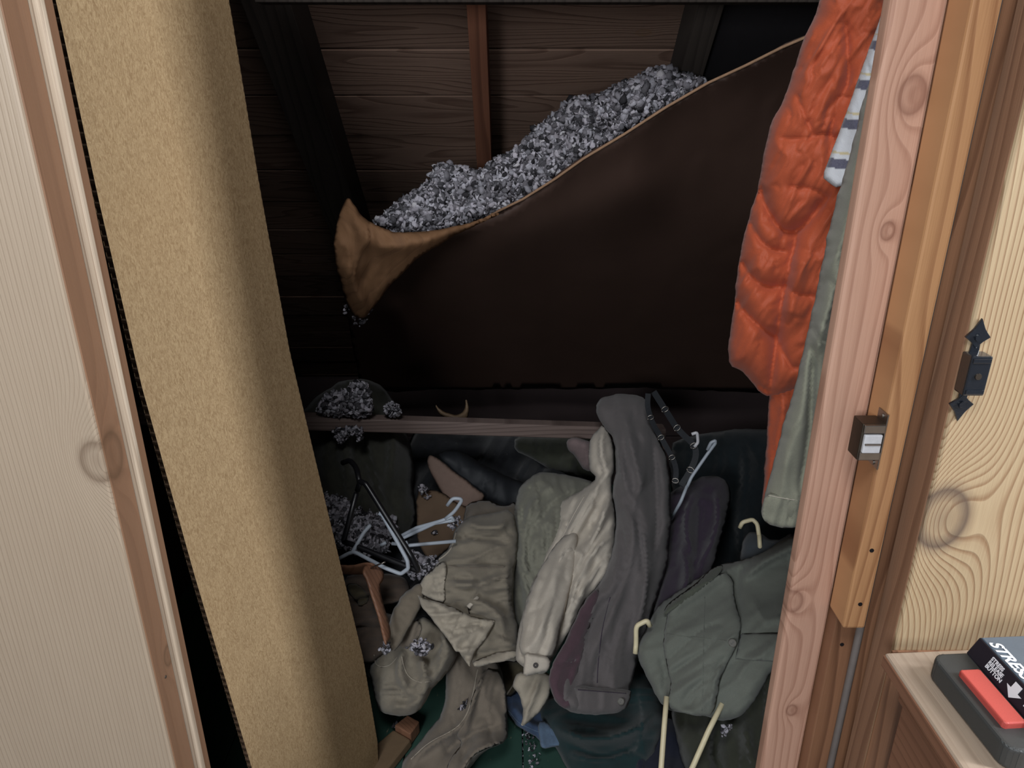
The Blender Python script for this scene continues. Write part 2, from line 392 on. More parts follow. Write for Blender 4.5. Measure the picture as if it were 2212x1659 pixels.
# ledges: sharp overlapping fold edges per garment: (line in the photograph, fall-off px, height m, raised side; +1 = right of a downward line)
LEDGES = {
 'khaki_jacket': [([(985,1150),(1030,1172),(1070,1170),(1112,1158)], 26, .012, -1), ([(968,1226),(1010,1217),(1060,1226),(1108,1221)], 22, .014, -1), ([(972,1262),(1010,1268),(1030,1258)], 14, .010, 1),
   ([(1036,1256),(1080,1262),(1110,1250)], 18, .008, -1), ([(1000,1296),(1040,1300),(1076,1318),(1092,1352)], 20, .012, -1), ([(1100,1200),(1094,1260),(1102,1330)], 12, .012, -1), ([(1070,1370),(1096,1390),(1118,1384)], 14, .010, -1), ([(1008,1130),(1050,1146),(1108,1130)], 16, .010, 1)],
 'khaki_shorts': [([(872,1405),(856,1440),(862,1480),(890,1500)], 22, .012, 1), ([(905,1410),(920,1445),(912,1480),(880,1500)], 18, .012, -1), ([(812,1500),(850,1492),(885,1506),(925,1490)], 24, .014, 1), ([(940,1345),(962,1380),(950,1440),(935,1480)], 14, .014, 1),
   ([(958,1370),(970,1410),(950,1455)], 9, .010, 1), ([(900,1450),(920,1462),(935,1450)], 12, .008, -1)],
 'khaki_trousers': [([(1045,1442),(1030,1500),(1006,1556),(984,1580),(930,1606),(888,1650)], 26, .010, -1), ([(1094,1600),(1050,1614),(1015,1636),(990,1690)], 26, .016, -1), ([(1092,1568),(1060,1576),(1020,1590)], 18, .010, 1), ([(1060,1450),(1045,1490),(1040,1530)], 12, .006, 1)],
 'olive_shirt': [([(1138,1052),(1116,1110),(1112,1200),(1140,1300)], 14, .012, 1), ([(1160,1060),(1140,1110),(1132,1180),(1140,1240)], 10, .009, 1), ([(1250,1052),(1200,1078),(1160,1110),(1140,1150)], 18, .010, -1), ([(1160,1150),(1180,1190),(1174,1240)], 10, .008, -1),
   ([(1200,1120),(1185,1150),(1196,1180)], 9, .007, 1), ([(1126,1240),(1150,1290),(1156,1340)], 9, .009, -1), ([(1230,1100),(1216,1150),(1220,1200)], 10, .007, 1)],
 'beige_shirt': [([(1296,1042),(1256,1100),(1222,1170),(1200,1240)], 18, .012, -1), ([(1322,1060),(1304,1110),(1290,1150),(1262,1190)], 14, .013, 1), ([(1330,1150),(1290,1180),(1260,1230),(1236,1290)], 12, .012, -1), ([(1328,1192),(1292,1226),(1262,1262)], 9, .010, 1),
   ([(1290,1100),(1278,1128),(1286,1142),(1306,1140)], 9, .009, 1), ([(1302,930),(1294,980),(1306,1030)], 12, .010, 1), ([(1250,1250),(1240,1290),(1214,1350)], 9, .011, 1), ([(1274,1150),(1256,1200),(1240,1240)], 9, .010, -1)],
 'charcoal_coat': [([(1332,1062),(1372,1100),(1392,1160),(1398,1250),(1384,1340),(1364,1430)], 20, .018, -1), ([(1340,1112),(1356,1160),(1350,1230),(1316,1300)], 16, .014, -1), ([(1344,890),(1366,980),(1386,1060)], 16, .012, 1), ([(1418,960),(1426,1060),(1424,1180),(1400,1300)], 14, .014, 1),
   ([(1372,1300),(1346,1380),(1336,1450)], 12, .008, -1), ([(1318,930),(1340,990),(1352,1060)], 14, .012, 1)],
 'plum_garment': [([(1500,1050),(1478,1120),(1486,1180),(1520,1240)], 20, .018, 1), ([(1540,1042),(1556,1100),(1540,1170),(1512,1220)], 12, .014, 1), ([(1470,1180),(1490,1230),(1480,1290)], 16, .014, -1)],
 'grey_green_jacket': [([(1450,1296),(1520,1262),(1590,1224),(1660,1200)], 20, .008, 1), ([(1612,1250),(1660,1206),(1760,1176)], 14, .012, 1), ([(1624,1290),(1640,1330),(1660,1350)], 14, .007, 1)],
 'front_flap': [([(1575,1424),(1556,1440),(1540,1480),(1532,1540)], 12, .008, 1), ([(1450,1500),(1446,1460),(1428,1410)], 16, .006, 1), ([(1480,1530),(1498,1496),(1526,1478)], 12, .005, 1)],
 'teal_sweater': [([(1200,1570),(1280,1602),(1370,1580),(1424,1530)], 26, .018, -1), ([(1230,1630),(1300,1650),(1380,1620)], 20, .014, 1), ([(1380,1480),(1392,1560),(1370,1640)], 18, .012, 1)],
 'dark_olive_coat': [([(1600,1540),(1616,1600),(1630,1680)], 18, .016, 1), ([(1540,1560),(1530,1620),(1560,1700)], 18, .016, -1), ([(1660,1450),(1650,1540),(1670,1640)], 20, .016, 1)],
 'dark_coat': [([(720,920),(700,1000),(716,1090)], 20, .02, 1), ([(790,930),(806,1010),(840,1100)], 20, .025, 1), ([(760,960),(745,1030),(770,1100)], 14, .02, -1)],
 'sage_sweatshirt': [([(1898,250),(1850,440),(1800,640),(1762,760),(1750,900),(1742,1060)], 18, .005, -1), ([(1762,700),(1772,738),(1810,752)], 14, .008, 1)],
 'brown_cloth': [([(740,1318),(800,1300),(870,1300)], 14, .012, 1), ([(745,1352),(800,1345),(850,1350)], 12, .012, 1)],
}
def cloth(name, outline, anchors, m, T=.03, R=30, folds=(), creases=(), wr=.004, wdir=90, wl=34, ws=4.5, seed=0, step=6, smooth=1,
          parent=None, tint=None, back=.4, fine=.0010, quiet=1.0, on=None, lift=.004, ledges=()):
    """A garment piece of real thickness: front surface with folds, creases and wrinkles, closed by a back.
    folds: (polyline, width px, height m)  rounded ridges (or valleys when negative)
    creases: (polyline, width px, depth m) sharp stitched or pinched lines"""
    c = Cloth(); base = Base(anchors) if on is None else None
    if on is not None:
        def base(px, py):
            px = np.asarray(px, float); py = np.asarray(py, float); shp = px.shape
            x_ = px.ravel(); y_ = py.ravel(); rr_ = ray(x_, y_)
            hh = on.relief(x_, y_, np.full(x_.shape, 400.0))
            return (on.base(x_, y_)*(1-(hh+lift)/np.linalg.norm(rr_, axis=1)/(on.base(x_, y_)/rr_[:, 1]))).reshape(shp)
        if parent is None: parent = on.o
    pl = resample(chaikin(outline, smooth) if smooth else np.asarray(outline, float), step*.8)
    pl = pl + np.stack([fbm(pl[:, 0]/40, pl[:, 1]/40, seed+5)-.5, fbm(pl[:, 0]/40, pl[:, 1]/40, seed+8)-.5], 1)*7.0*quiet + np.stack([fbm(pl[:, 0]/13, pl[:, 1]/13, seed+15)-.5, fbm(pl[:, 0]/13, pl[:, 1]/13, seed+18)-.5], 1)*2.6*quiet
    fo = [(open_smooth(f[0]), *f[1:]) for f in folds]; cr = [(open_smooth(f[0]), *f[1:]) for f in creases]; le = [(open_smooth(f[0]), *f[1:]) for f in list(ledges)+LEDGES.get(name, [])]
    a = math.radians(wdir)
    def relief(px, py, de=None):
        px = np.asarray(px, float); py = np.asarray(py, float)
        if de is None: de = seg_dist(px, py, pl, True)[0]
        e = np.clip(de/R, 0, 1); prof = np.sqrt(1-(1-e)**2)
        h = T*prof
        for (q, w, amp) in fo:
            d, t, sg = seg_dist(px, py, q)
            taper = np.clip(np.minimum(t, 1-t)*5+.15, 0, 1)
            h = h + 1.9*amp*np.exp(-(d/w)**2)*taper*np.clip(de/8, 0, 1)
        for (q, w, amp, side) in le:
            d, t, sg = seg_dist(px + 5*(fbm(px/30, py/30, seed+31)-.5), py, q)
            taper = np.clip(np.minimum(t, 1-t)*4, 0, 1)**.7; sd_ = d*sg*side
            h = h + 2.0*amp*taper*np.where(sd_ > 0, np.exp(-np.maximum(sd_, 0)/w), np.exp(-np.minimum(sd_, 0)**2/9.0))*np.clip(de/10, 0, 1)
        for (q, w, amp) in cr:
            d, t, sg = seg_dist(px, py, q)
            taper = np.clip(np.minimum(t, 1-t)*6+.4, 0, 1)
            h = h - amp*np.exp(-d/w)*taper*np.clip(de/8, 0, 1)
        wx = px + 40*(fbm(px/170, py/170, seed+1)-.5); wy = py + 40*(fbm(px/170, py/170, seed+2)-.5)
        u = (wx*math.sin(a) + wy*math.cos(a))/wl; v = (wx*math.cos(a) - wy*math.sin(a))/(wl*ws)
        n = vnoise(u, v, seed+3); rid = 1-np.abs(2*n-1); n2 = vnoise(u*2.1+5, v*2.3, seed+4); rid2 = 1-np.abs(2*n2-1)
        env = .35+1.1*fbm(px/110, py/110, seed+6, 2)
        h = h + wr*4.2*(rid**2.5-.3)*env*np.clip(de/14, 0, 1) + wr*.9*(rid2**2-.4)*env*np.clip(de/10, 0, 1)
        u3 = u*1.25+9; v3 = v*1.1+4; n3 = vnoise(u3, v3, seed+9); gr = 1-np.abs(2*n3-1)
        h = h - wr*2.4*(gr**9)*env*np.clip(de/14, 0, 1)
        un = (u + 1.3*fbm(px/120, py/120, seed+21, 2))*.75; fr_ = un-np.floor(un); e2 = np.clip(1.7*fbm(px/75+3, py/75, seed+22, 2)-.62, 0, 1)
        h = h + wr*4.5*e2*(1-fr_)*np.clip(fr_/.14, 0, 1)*np.clip(de/12, 0, 1)
        wx2 = py*.86+px*.5; wy2 = px*.86-py*.5
        n4 = vnoise(wx2/(wl*.9), wy2/(wl*2.4), seed+10); h = h - wr*1.5*((1-np.abs(2*n4-1))**7)*np.clip(2*fbm(px/90, py/90, seed+12, 2)-.75, 0, 1)*np.clip(de/14, 0, 1)
        h = h + fine*(fbm(px/9, py/9, seed+7)-.5)
        return h
    x0, y0 = pl.min(0); x1, y1 = pl.max(0)
    gx, gy = np.meshgrid(np.arange(x0, x1, step), np.arange(y0, y1, step*.87))
    gx = gx + (np.arange(gx.shape[0]) % 2)[:, None]*step*.5
    gx = gx.ravel(); gy = gy.ravel()
    ins = np.zeros(gx.shape, bool); q = np.roll(pl, -1, 0)
    for (ax, ay), (bx, by) in zip(pl, q):
        k = ((ay > gy) != (by > gy)); 
        if by != ay: ins ^= k & (gx < (bx-ax)*(gy-ay)/(by-ay)+ax)
    d = seg_dist(gx, gy, pl, True)[0]; ins &= d > step*.45
    pts = np.vstack([pl, np.stack([gx[ins], gy[ins]], 1)]); nb = len(pl)
    res = delaunay_2d_cdt([Vector(p) for p in pts], [(i, (i+1) % nb) for i in range(nb)], [], 1, 1e-4)
    V = np.array([tuple(v) for v in res[0]]); fs = [tuple(f) for f in res[2] if len(f) == 3]
    orig = res[3]; edge = np.array([any(o < nb for o in ol) for ol in orig])
    de = seg_dist(V[:, 0], V[:, 1], pl, True)[0]; de[edge] = 0
    r = ray(V[:, 0], V[:, 1]); Y = base(V[:, 0], V[:, 1]); s = Y/r[:, 1]
    ru = r/np.linalg.norm(r, axis=1)[:, None]
    camp = np.array([0, 0, H]); p0 = camp + r*s[:, None]
    h = relief(V[:, 0], V[:, 1], de); front = p0 - ru*h[:, None]
    e = np.clip(de/R, 0, 1); hb = T*back*np.sqrt(1-(1-e)**2)+.0015
    bk = p0 + ru*np.minimum(hb, 10)[:, None]; bi = np.full(len(V), -1); k = 0; backs = []
    for i in range(len(V)):
        if edge[i]: bi[i] = i
        else: bi[i] = len(V)+k; k += 1; backs.append(bk[i])
    allv = np.vstack([front, np.array(backs)]) if backs else front
    # orient the front towards the camera
    f0 = np.array(fs); nrm = np.cross(front[f0[:, 1]]-front[f0[:, 0]], front[f0[:, 2]]-front[f0[:, 0]])
    flip = (nrm*(front[f0[:, 0]]-camp)).sum(1) > 0
    f0[flip] = f0[flip][:, ::-1]
    fb = bi[f0][:, ::-1]
    keep = ~((fb == f0[:, ::-1]).all(1))
    me = mesh_from(name, allv, np.vstack([f0, fb[keep]]).tolist())
    o = link(name, me, m, parent, smooth=True)
    if tint is not None:
        tc = tint(V[:, 0], V[:, 1]); ca = me.color_attributes.new('tint', 'FLOAT_COLOR', 'POINT')
        full = np.ones((len(allv), 4)); full[:len(V), :3] = tc
        for i in range(len(V)): full[bi[i], :3] = tc[i]
        ca.data.foreach_set('color', full.ravel())
    c.o = o; c.base = base; c.relief = relief; GARM.setdefault(name, c)
    def at(px, py, lift=0.0):
        rr = ray(px, py); ss = float(base(px, py))/rr[1]; hh = float(relief(np.array([px]), np.array([py]))[0])
        v = np.array([0, 0, H]) + rr*ss - rr/np.linalg.norm(rr)*(hh+lift)
        return Vector(v)
    c.at = at
    return c
def on_line(c, pts, lift, it=2, step=8):
    p = open_smooth(pts, it); out = []
    for a, b in zip(p[:-1], p[1:]):
        n = max(1, int(np.hypot(*(b-a))/step))
        for i in range(n): out.append(c.at(*(a+(b-a)*i/n), lift))
    out.append(c.at(*p[-1], lift)); return out
def seam(name, c, pts, m, r=.0012, lift=.0006):
    return tube(name, on_line(c, pts, lift), r, m, c.o, 6)
def button(c, px, py, r, m, rim=None):
    p = c.at(px, py, .002); n = Vector((0, 0, H)) - p
    b = disc('button', p, n, r, .003, m, c.o)
    bm = bmesh.new(); ring = 16
    n.normalize(); u = n.orthogonal().normalized(); w = n.cross(u)
    vs, fs = tube_data([p + n*.0015 + (u*math.cos(2*math.pi*i/ring)+w*math.sin(2*math.pi*i/ring))*r*.85 for i in range(ring+1)], .0008, 5)
    link('rim', mesh_from('rim', vs, fs), rim or m, b, True)
    for s in (-1, 1):
        disc('thread_hole', p + n*.0018 + u*s*r*.25, n, r*.14, .0008, M['black_plastic'], b, 8)
    return b

# icosahedron for flakes
_g = (1+5**.5)/2
ICO = np.array([(-1,_g,0),(1,_g,0),(-1,-_g,0),(1,-_g,0),(0,-1,_g),(0,1,_g),(0,-1,-_g),(0,1,-_g),(_g,0,-1),(_g,0,1),(-_g,0,-1),(-_g,0,1)])/1.9
ICF = np.array([(0,11,5),(0,5,1),(0,1,7),(0,7,10),(0,10,11),(1,5,9),(5,11,4),(11,10,2),(10,7,6),(7,1,8),(3,9,4),(3,4,2),(3,2,6),(3,6,8),(3,8,9),(4,9,5),(2,4,11),(6,2,10),(8,6,7),(9,8,1)])
def flakes(centres, size, seed=0, flat=.62, lo=.05, hi=1.15):
    rg = np.random.RandomState(seed); n = len(centres)
    A = rg.normal(size=(n, 3, 3)); Q = np.linalg.qr(A)[0]
    s = size*(.45+.9*rg.rand(n)**1.6)
    v = ICO[None]*(1+.5*(rg.rand(n, 12, 1)-.5)) + .22*(rg.rand(n, 12, 3)-.5)
    v = v*np.stack([1+.6*rg.rand(n), .8+.4*rg.rand(n), flat*(.4+.9*rg.rand(n))], 1)[:, None]
    v = np.einsum('nij,nkj->nki', Q, v)*s[:, None, None] + centres[:, None]
    f = ICF[None] + (np.arange(n)*12)[:, None, None]
    t = lo+(hi-lo)*rg.rand(n)**1.4
    tint = np.repeat(np.stack([t*(.96+.05*rg.rand(n)), t*.97, t*1.03], 1), 12, 0)
    return v.reshape(-1, 3), f.reshape(-1, 3), tint
def insulation(name, outline, anchors, n, size, label, T=.03, R=30, seed=0, under=True, spread=.010, lumpy=.02, group=None, loose=0):
    """a heap of cellulose flakes over a lumpy core, joined into one mesh (stuff)"""
    pl = chaikin(outline, 1); base = Base(anchors); rg = np.random.RandomState(seed+11)
    x0, y0 = pl.min(0); x1, y1 = pl.max(0); X = []; 
    while len(X) < n:
        x = rg.uniform(x0-loose, x1+loose, 4000); y = rg.uniform(y0-loose, y1+loose, 4000); ins = np.zeros(x.shape, bool); q = np.roll(pl, -1, 0)
        for (ax, ay), (bx, by) in zip(pl, q):
            if by != ay: ins ^= ((ay > y) != (by > y)) & (x < (bx-ax)*(y-ay)/(by-ay)+ax)
        d = seg_dist(x, y, pl, True)[0]
        ok = ins | ((d < loose) & (rg.rand(len(x)) < .10))
        X += list(zip(x[ok], y[ok], np.where(ins[ok], d[ok], 0)))
    X = np.array(X[:n]); e = np.clip(X[:, 2]/R, 0, 1)
    lf = lambda x, y: lumpy*(fbm(x/38, y/38, seed, 3)-.5)*2
    h = T*np.sqrt(1-(1-e)**2) + lf(X[:, 0], X[:, 1])*e + spread*(rg.rand(n)-.6)
    r = ray(X[:, 0], X[:, 1]); s = base(X[:, 0], X[:, 1])/r[:, 1]; ru = r/np.linalg.norm(r, axis=1)[:, None]
    C = np.array([0, 0, H]) + r*s[:, None] - ru*h[:, None]
    v, f, t = flakes(C, size, seed)
    if under:
        c = cloth('core', outline, anchors, M['fluff'], T*.5, R, wr=lumpy*.08, wl=26, ws=1.3, seed=seed, step=9, smooth=1)
        me = c.o.data; cv = np.array([tuple(x.co) for x in me.vertices]); cf = [tuple(p.vertices) for p in me.polygons]
        bpy.data.objects.remove(c.o)
        fs = [tuple(x) for x in f] + [tuple(i+len(v) for i in p) for p in cf]
        v = np.vstack([v, cv]); t = np.vstack([t, np.full((len(cv), 3), .10)]); f = fs
    me = mesh_from(name, v, [tuple(x) for x in f])
    t = np.clip(t, 0, 1.1)
    ca = me.color_attributes.new('tint', 'FLOAT_COLOR', 'POINT'); ca.data.foreach_set('color', np.hstack([t, np.ones((len(t), 1))]).ravel())
    o = link(name, me, M['fluff'], smooth=True)
    return tag(o, label, 'insulation', group, 'stuff')

# ================================================================== SETTING
XL, XR = -.98, 1.32
CEIL = H + 1.65                     # roof plane: Y + z = CEIL
# floor
floor = empty('floor', (0, 0, 0)); tag(floor, kind='structure')
box('subfloor', (XL-.1, .70, -.05), (XR+.1, 3.2, -.021), M['black_hole'], floor, 0)
x = XL
i = 0
bw = .1335
x = .0245 - bw*8
while x < XR:
    box('floorboard', (x+.0012, .79, -.02), (x+bw-.0012, 3.1, 0), M['floor'], floor, .0025); x += bw
# roof: sloping boards and rafters
roof = empty('ceiling', (0, 0, 0)); tag(roof, kind='structure')
n = Vector((0, -1, -1)).normalized()         # towards the closet
s = Vector((0, 1, -1)).normalized()          # down the slope
z0 = H - .017; p0 = Vector((0, CEIL - z0, z0))
bwid = .1205; L0 = -int(1.30/bwid)-1
for k in range(L0, 17):
    g = random.uniform(-.0015, .0025)
    a = p0 + s*(k*bwid+.0024) + n*g; b = p0 + s*((k+1)*bwid-.0024) + n*(g+random.uniform(-.001,.0015))
    back = -n*.018
    ring = lambda xx: [a+Vector((xx,0,0)), b+Vector((xx,0,0)), b+back+Vector((xx,0,0)), a+back+Vector((xx,0,0))]
    hexa('roof_board', ring(XL), ring(XR), M['roof'][k % 4], roof, .0010)
hexa('roof_felt', [p0+s*(L0*bwid)-n*.02+Vector((XL-.1,0,0)), p0+s*(17*bwid)-n*.02+Vector((XL-.1,0,0)), p0+s*(17*bwid)-n*.04+Vector((XL-.1,0,0)), p0+s*(L0*bwid)-n*.04+Vector((XL-.1,0,0))],
     [p0+s*(L0*bwid)-n*.02+Vector((XR+.1,0,0)), p0+s*(17*bwid)-n*.02+Vector((XR+.1,0,0)), p0+s*(17*bwid)-n*.04+Vector((XR+.1,0,0)), p0+s*(L0*bwid)-n*.04+Vector((XR+.1,0,0))], M['black_hole'], roof, 0)
def rafter(x0, x1, m, depth=.09, k0=-.9, k1=2.0, name='rafter'):
    a = p0 + s*k0; b = p0 + s*k1
    f = lambda xx: [a+Vector((xx,0,0)), b+Vector((xx,0,0)), b+n*depth+Vector((xx,0,0)), a+n*depth+Vector((xx,0,0))]
    return hexa(name, f(x0), f(x1), m, roof, .002)
rafter(-.078, -.045, M['rafter'], .075)
rafter(-.455, -.372, M['rafter_dark'], .09)
rafter(.315, .36, M['rafter_dark'], .085)
rafter(-.86, -.82, M['rafter_dark'], .09)
rafter(.36, XR, M['black_hole'], .07, name='dark_panel')  # wide near-black panel right of the rafter
# collar timber seen as a thin line at the very top of the opening
box('header_strip', (-.40, 1.29, H+.121), (.75, 1.33, H+.165), M['rafter_dark'], roof, .002)
# closet walls
w = box('wall_left', (XL-.04, .8, -.02), (XL, 3.1, 2.3), M['wall'], None, 0); tag(w, kind='structure')
w = box('wall_right', (XR, .8, -.02), (XR+.04, 3.1, 2.3), M['wall'], None, 0); tag(w, kind='structure')
wb = empty('wall_back'); tag(wb, kind='structure')
for k, (za, zb) in enumerate(((0, .20), (.203, .43))):
    box('plank', (XL, 2.46+.004*(k % 2), za), (XR, 2.485, zb), M['dark_wood'], wb, .003)
# front wall with the opening: outer boards 42 mm thick, inner frame behind
XO0, XO1 = -.433, .452
wf = empty('wall_front'); tag(wf, kind='structure')
box('header', (-1.6, .70, 2.42), (1.9, .80, 2.9), M['wall'], wf, 0)
box('backing', (-1.6, .775, -.6), (-.47, .80, 2.42), M['wall'], wf, 0)
box('backing', (.50, .80, -.6), (1.9, .82, 2.42), M['wall'], wf, 0)
box('sill_board', (-.47, .745, -.6), (.50, .79, -.002), M['jamb'], wf, .002)
# left door leaf (face 700 mm from the lens) with its edge browned to stand for shade
d1 = empty('door_1'); tag(d1, kind='structure')
box('plank', (-.90, .700, -.5), (XO0-.0015, .741, 2.42), M['door_left'], d1, .003)
box('plank', (-1.30, .700, -.5), (-.902, .741, 2.42), M['door_left'], d1, .003)
box('shaded_edge', (XO0-.0015, .7035, -.5), (XO0, .742, 2.42), M['edge_left'], d1, 0)
nl = disc('nail_head', Vector((XO0+.0004, .722, P(343, 1462, .722).z)), (1, 0, 0), .0022, .0012, M['metal'], d1, 10)
t1 = box('trim_1', (-.470, .743, -.5), (XO0+.010, .753, 2.42), M['trim_pale'], None, .003); tag(t1, kind='structure')
t2 = box('trim_2', (-.470, .754, -.5), (XO0+.003, .778, 2.42), M['edge_left'], None, .002); tag(t2, kind='structure')
# right door leaf
d2 = empty('door_2'); tag(d2, kind='structure')
box('plank', (XO1+.0015, .700, -.5), (.80, .741, 2.42), M['door_right'], d2, .003)
box('plank', (.803, .700, -.5), (1.20, .741, 2.42), M['door_right'], d2, .003)
box('shade_board', (XO1-.0008, .6965, -.5), (1.20, .6995, H-.622), M['jamb'], d2, .001)  # added brown sheet standing for the shade on the lower door
box('shaded_edge', (XO1, .7035, -.5), (XO1+.0015, .742, 2.42), M['jamb_y'], d2, 0)  # door edge coloured brown for its shade
zs = H-.622
t3 = box('trim_3', (.412, .762, -.5), (.505, .80, 2.42), M['jamb'], None, .002); tag(t3, kind='structure')
t4 = empty('trim_4'); tag(t4, kind='structure')                                  # the orange stop with its cut end
box('stop_board', (.409, .737, zs), (.436, .7795, 2.42), M['stop'], t4, .003)
for zz in (P(1872, 1189, .737).z, P(1850, 1305, .737).z):
    disc('screw_hole', Vector((.424, .7368, zz)), (0, -1, 0), .0028, .0012, M['black_plastic'], t4, 12)
disc('screw_hole', Vector((.426, .7618, P(1833, 1392, .762).z)), (0, -1, 0), .0028, .0012, M['black_plastic'], t4, 12)
t5 = tube('trim_5', [(.4425, .7575, -.5), (.4425, .7575, 2.42)], .0048, M['groove'], None, 12); tag(t5, kind='structure')
# post: rounded front corner
t6 = box('trim_6', (.357, .7805, -.5), (.4115, .803, 2.42), M['post'], None, .007, seg=4); tag(t6, kind='structure')

# ================================================================== HARDWARE ON THE FRAME
# magnetic catch
cz = P(1880, 945, .745).z
mc = empty('magnetic_catch', (.385, .765, cz)); tag(mc, 'small steel magnetic cabinet catch screwed to the orange stop board', 'catch')
X0, X1, Y0, Y1 = .383, .4085, .730, .757
box('case', (X0, Y0+.003, cz-.022), (X1-.0005, Y1, cz+.022), M['metal_dark'], mc, .0012)
box('magnet', (X0+.003, Y0-.0005, cz-.012), (X1-.003, Y0+.006, cz+.010), M['magnet'], mc, .0012)
for zz in (cz+.0165, cz-.0165): box('end_clip', (X0+.001, Y0+.0005, zz-.005), (X1-.001, Y0+.005, zz+.005), M['metal'], mc, .001)
box('contact_bar', (X0+.004, Y0-.002, cz-.002), (X1-.004, Y0, cz), M['metal'], mc, .0005)
fl = box('flange', (X1-.0015, Y0+.001, cz-.0335), (X1, Y1-.004, cz+.0335), M['metal'], mc, .0006)
for zz in (cz+.028, cz-.029): disc('screw', Vector((X1-.002, Y0+.012, zz)), (-1, 0, 0), .0030, .0016, M['metal'], mc, 14)
# black strike
sz = P(2076, 800, .70).z
st = empty('black_latch_strike', (XO1+.012, .70, sz)); tag(st, 'black enamelled latch strike with diamond ends on golden pine board', 'latch')
sxc = XO1 + .009
yF = .6995
def plate(name, pts, y0, y1, m, parent, bev=.0006):
    return hexa(name, [(sxc+a, y1, sz+b) for a, b in pts], [(sxc+a, y0, sz+b) for a, b in pts], m, parent, bev)
def dia(cz_, up):
    k = []
    for i in range(16):
        a = 2*math.pi*i/16; r = .0125 if i % 4 == 0 else (.0078 if i % 4 == 2 else .0088)
        yy = r*math.sin(a)*(1.55 if (math.sin(a)*up > .2) else .95)
        k.append((r*math.cos(a), cz_+yy))
    return k
plate('diamond_plate', dia(.036, 1), yF-.003, yF, M['black_iron'], st)
plate('diamond_plate', dia(-.036, -1), yF-.003, yF, M['black_iron'], st)
plate('neck', [(-.005, .016), (.005, .016), (.004, .030), (-.004, .030)], yF-.0025, yF, M['black_iron'], st)
plate('neck', [(-.004, -.030), (.004, -.030), (.005, -.016), (-.005, -.016)], yF-.0025, yF, M['black_iron'], st)
box('latch_block', (sxc-.0105, yF-.017, sz-.021), (sxc+.0105, yF, sz+.021), M['black_iron'], st, .0018)
for zz in (.0165, -.0165): box('rim_bar', (sxc-.009, yF-.0185, sz+zz-.0022), (sxc+.009, yF-.017, sz+zz+.0022), M['black_iron'], st, .0006)
for zz in (0,): disc('screw', Vector((sxc, yF-.0175, sz)), (0, -1, 0), .0035, .0015, M['metal_dark'], st, 14)
for zz in (.036, -.036): disc('screw', Vector((sxc, yF-.0038, sz+zz)), (0, -1, 0), .0040, .0026, M['black_iron'], st, 14)

# ================================================================== CARDBOARD SHEET
def card_sheet():
    near = [(95, -60, .85), (115, 0, .85), (205, 420, .85), (300, 830, .85), (415, 1240, .85), (540, 1659, .85), (628, 1930, .85)]
    far = [(470, -60, 1.15), (490, 0, 1.15), (556, 400, 1.15), (622, 760, 1.155), (708, 1120, 1.17), (781, 1420, 1.19), (812, 1600, 1.20), (815, 1668, 1.20)]
    A = [P(*q) for q in near]; B = [P(*q) for q in far]
    def atz(L, z):
        L = sorted(L, key=lambda v: v.z)
        zs_ = [v.z for v in L]; return Vector((np.interp(z, zs_, [v.x for v in L]), np.interp(z, zs_, [v.y for v in L]), z))
    root = empty('cardboard_sheet', (-.40, 1.0, 0)); tag(root, 'tall brown corrugated cardboard sheet leaning inside left of the opening', 'cardboard')
    nz, nu = 60, 16; vs = []; 
    for i in range(nz+1):
        z = .004 + (1.62-.004)*i/nz
        a, b = atz(A, max(z, .30)), atz(B, z); a.z = z; b.z = z
        if z < .30: a.x = atz(A, .30).x + (.30-z)*.06
        d = (b-a); nn = Vector((d.y, -d.x, 0)).normalized()
        for j in range(nu+1):
            u = j/nu; p = a + d*u - nn*.012*math.sin(math.pi*u)*(1-.3*math.sin(z*3)) ; vs.append((p, nn))
    F_ = [v+w*.0035 for v, w in vs]; Bk = [v-w*.0035 for v, w in vs]; N = len(F_); fs = []
    for i in range(nz):
        for j in range(nu):
            q = (i*(nu+1)+j, i*(nu+1)+j+1, (i+1)*(nu+1)+j+1, (i+1)*(nu+1)+j)
            fs.append(q); 
    me = mesh_from('liner', F_, fs); link('front_liner', me, M['card'], root, True)
    me = mesh_from('liner', Bk, [f[::-1] for f in fs]); link('back_liner', me, M['card'], root, True)
    # corrugated flute seen on the near edge: a zigzag band closing the two liners
    cv = []; cf = []
    zz = np.linspace(.004, 1.62, 520)
    for i, z in enumerate(zz):
        k = (z-.004)/(1.62-.004)*nz; k0 = min(nz-1, int(k)); t = k-k0
        for col in (0, nu):
            pf = F_[k0*(nu+1)+col].lerp(F_[(k0+1)*(nu+1)+col], t); pb = Bk[k0*(nu+1)+col].lerp(Bk[(k0+1)*(nu+1)+col], t)
            o_ = Vector((0, -.0012 if col == 0 else .0012, 0))*(1 if i % 4 < 2 else -1)
            cv += [pf+o_, pb+o_]
    for i in range(len(zz)-1):
        for c in (0, 2): cf.append((i*4+c, i*4+c+1, i*4+c+5, i*4+c+4))
    link('corrugated_core', mesh_from('core', cv, cf), M['card_edge'], root)
card_sheet()

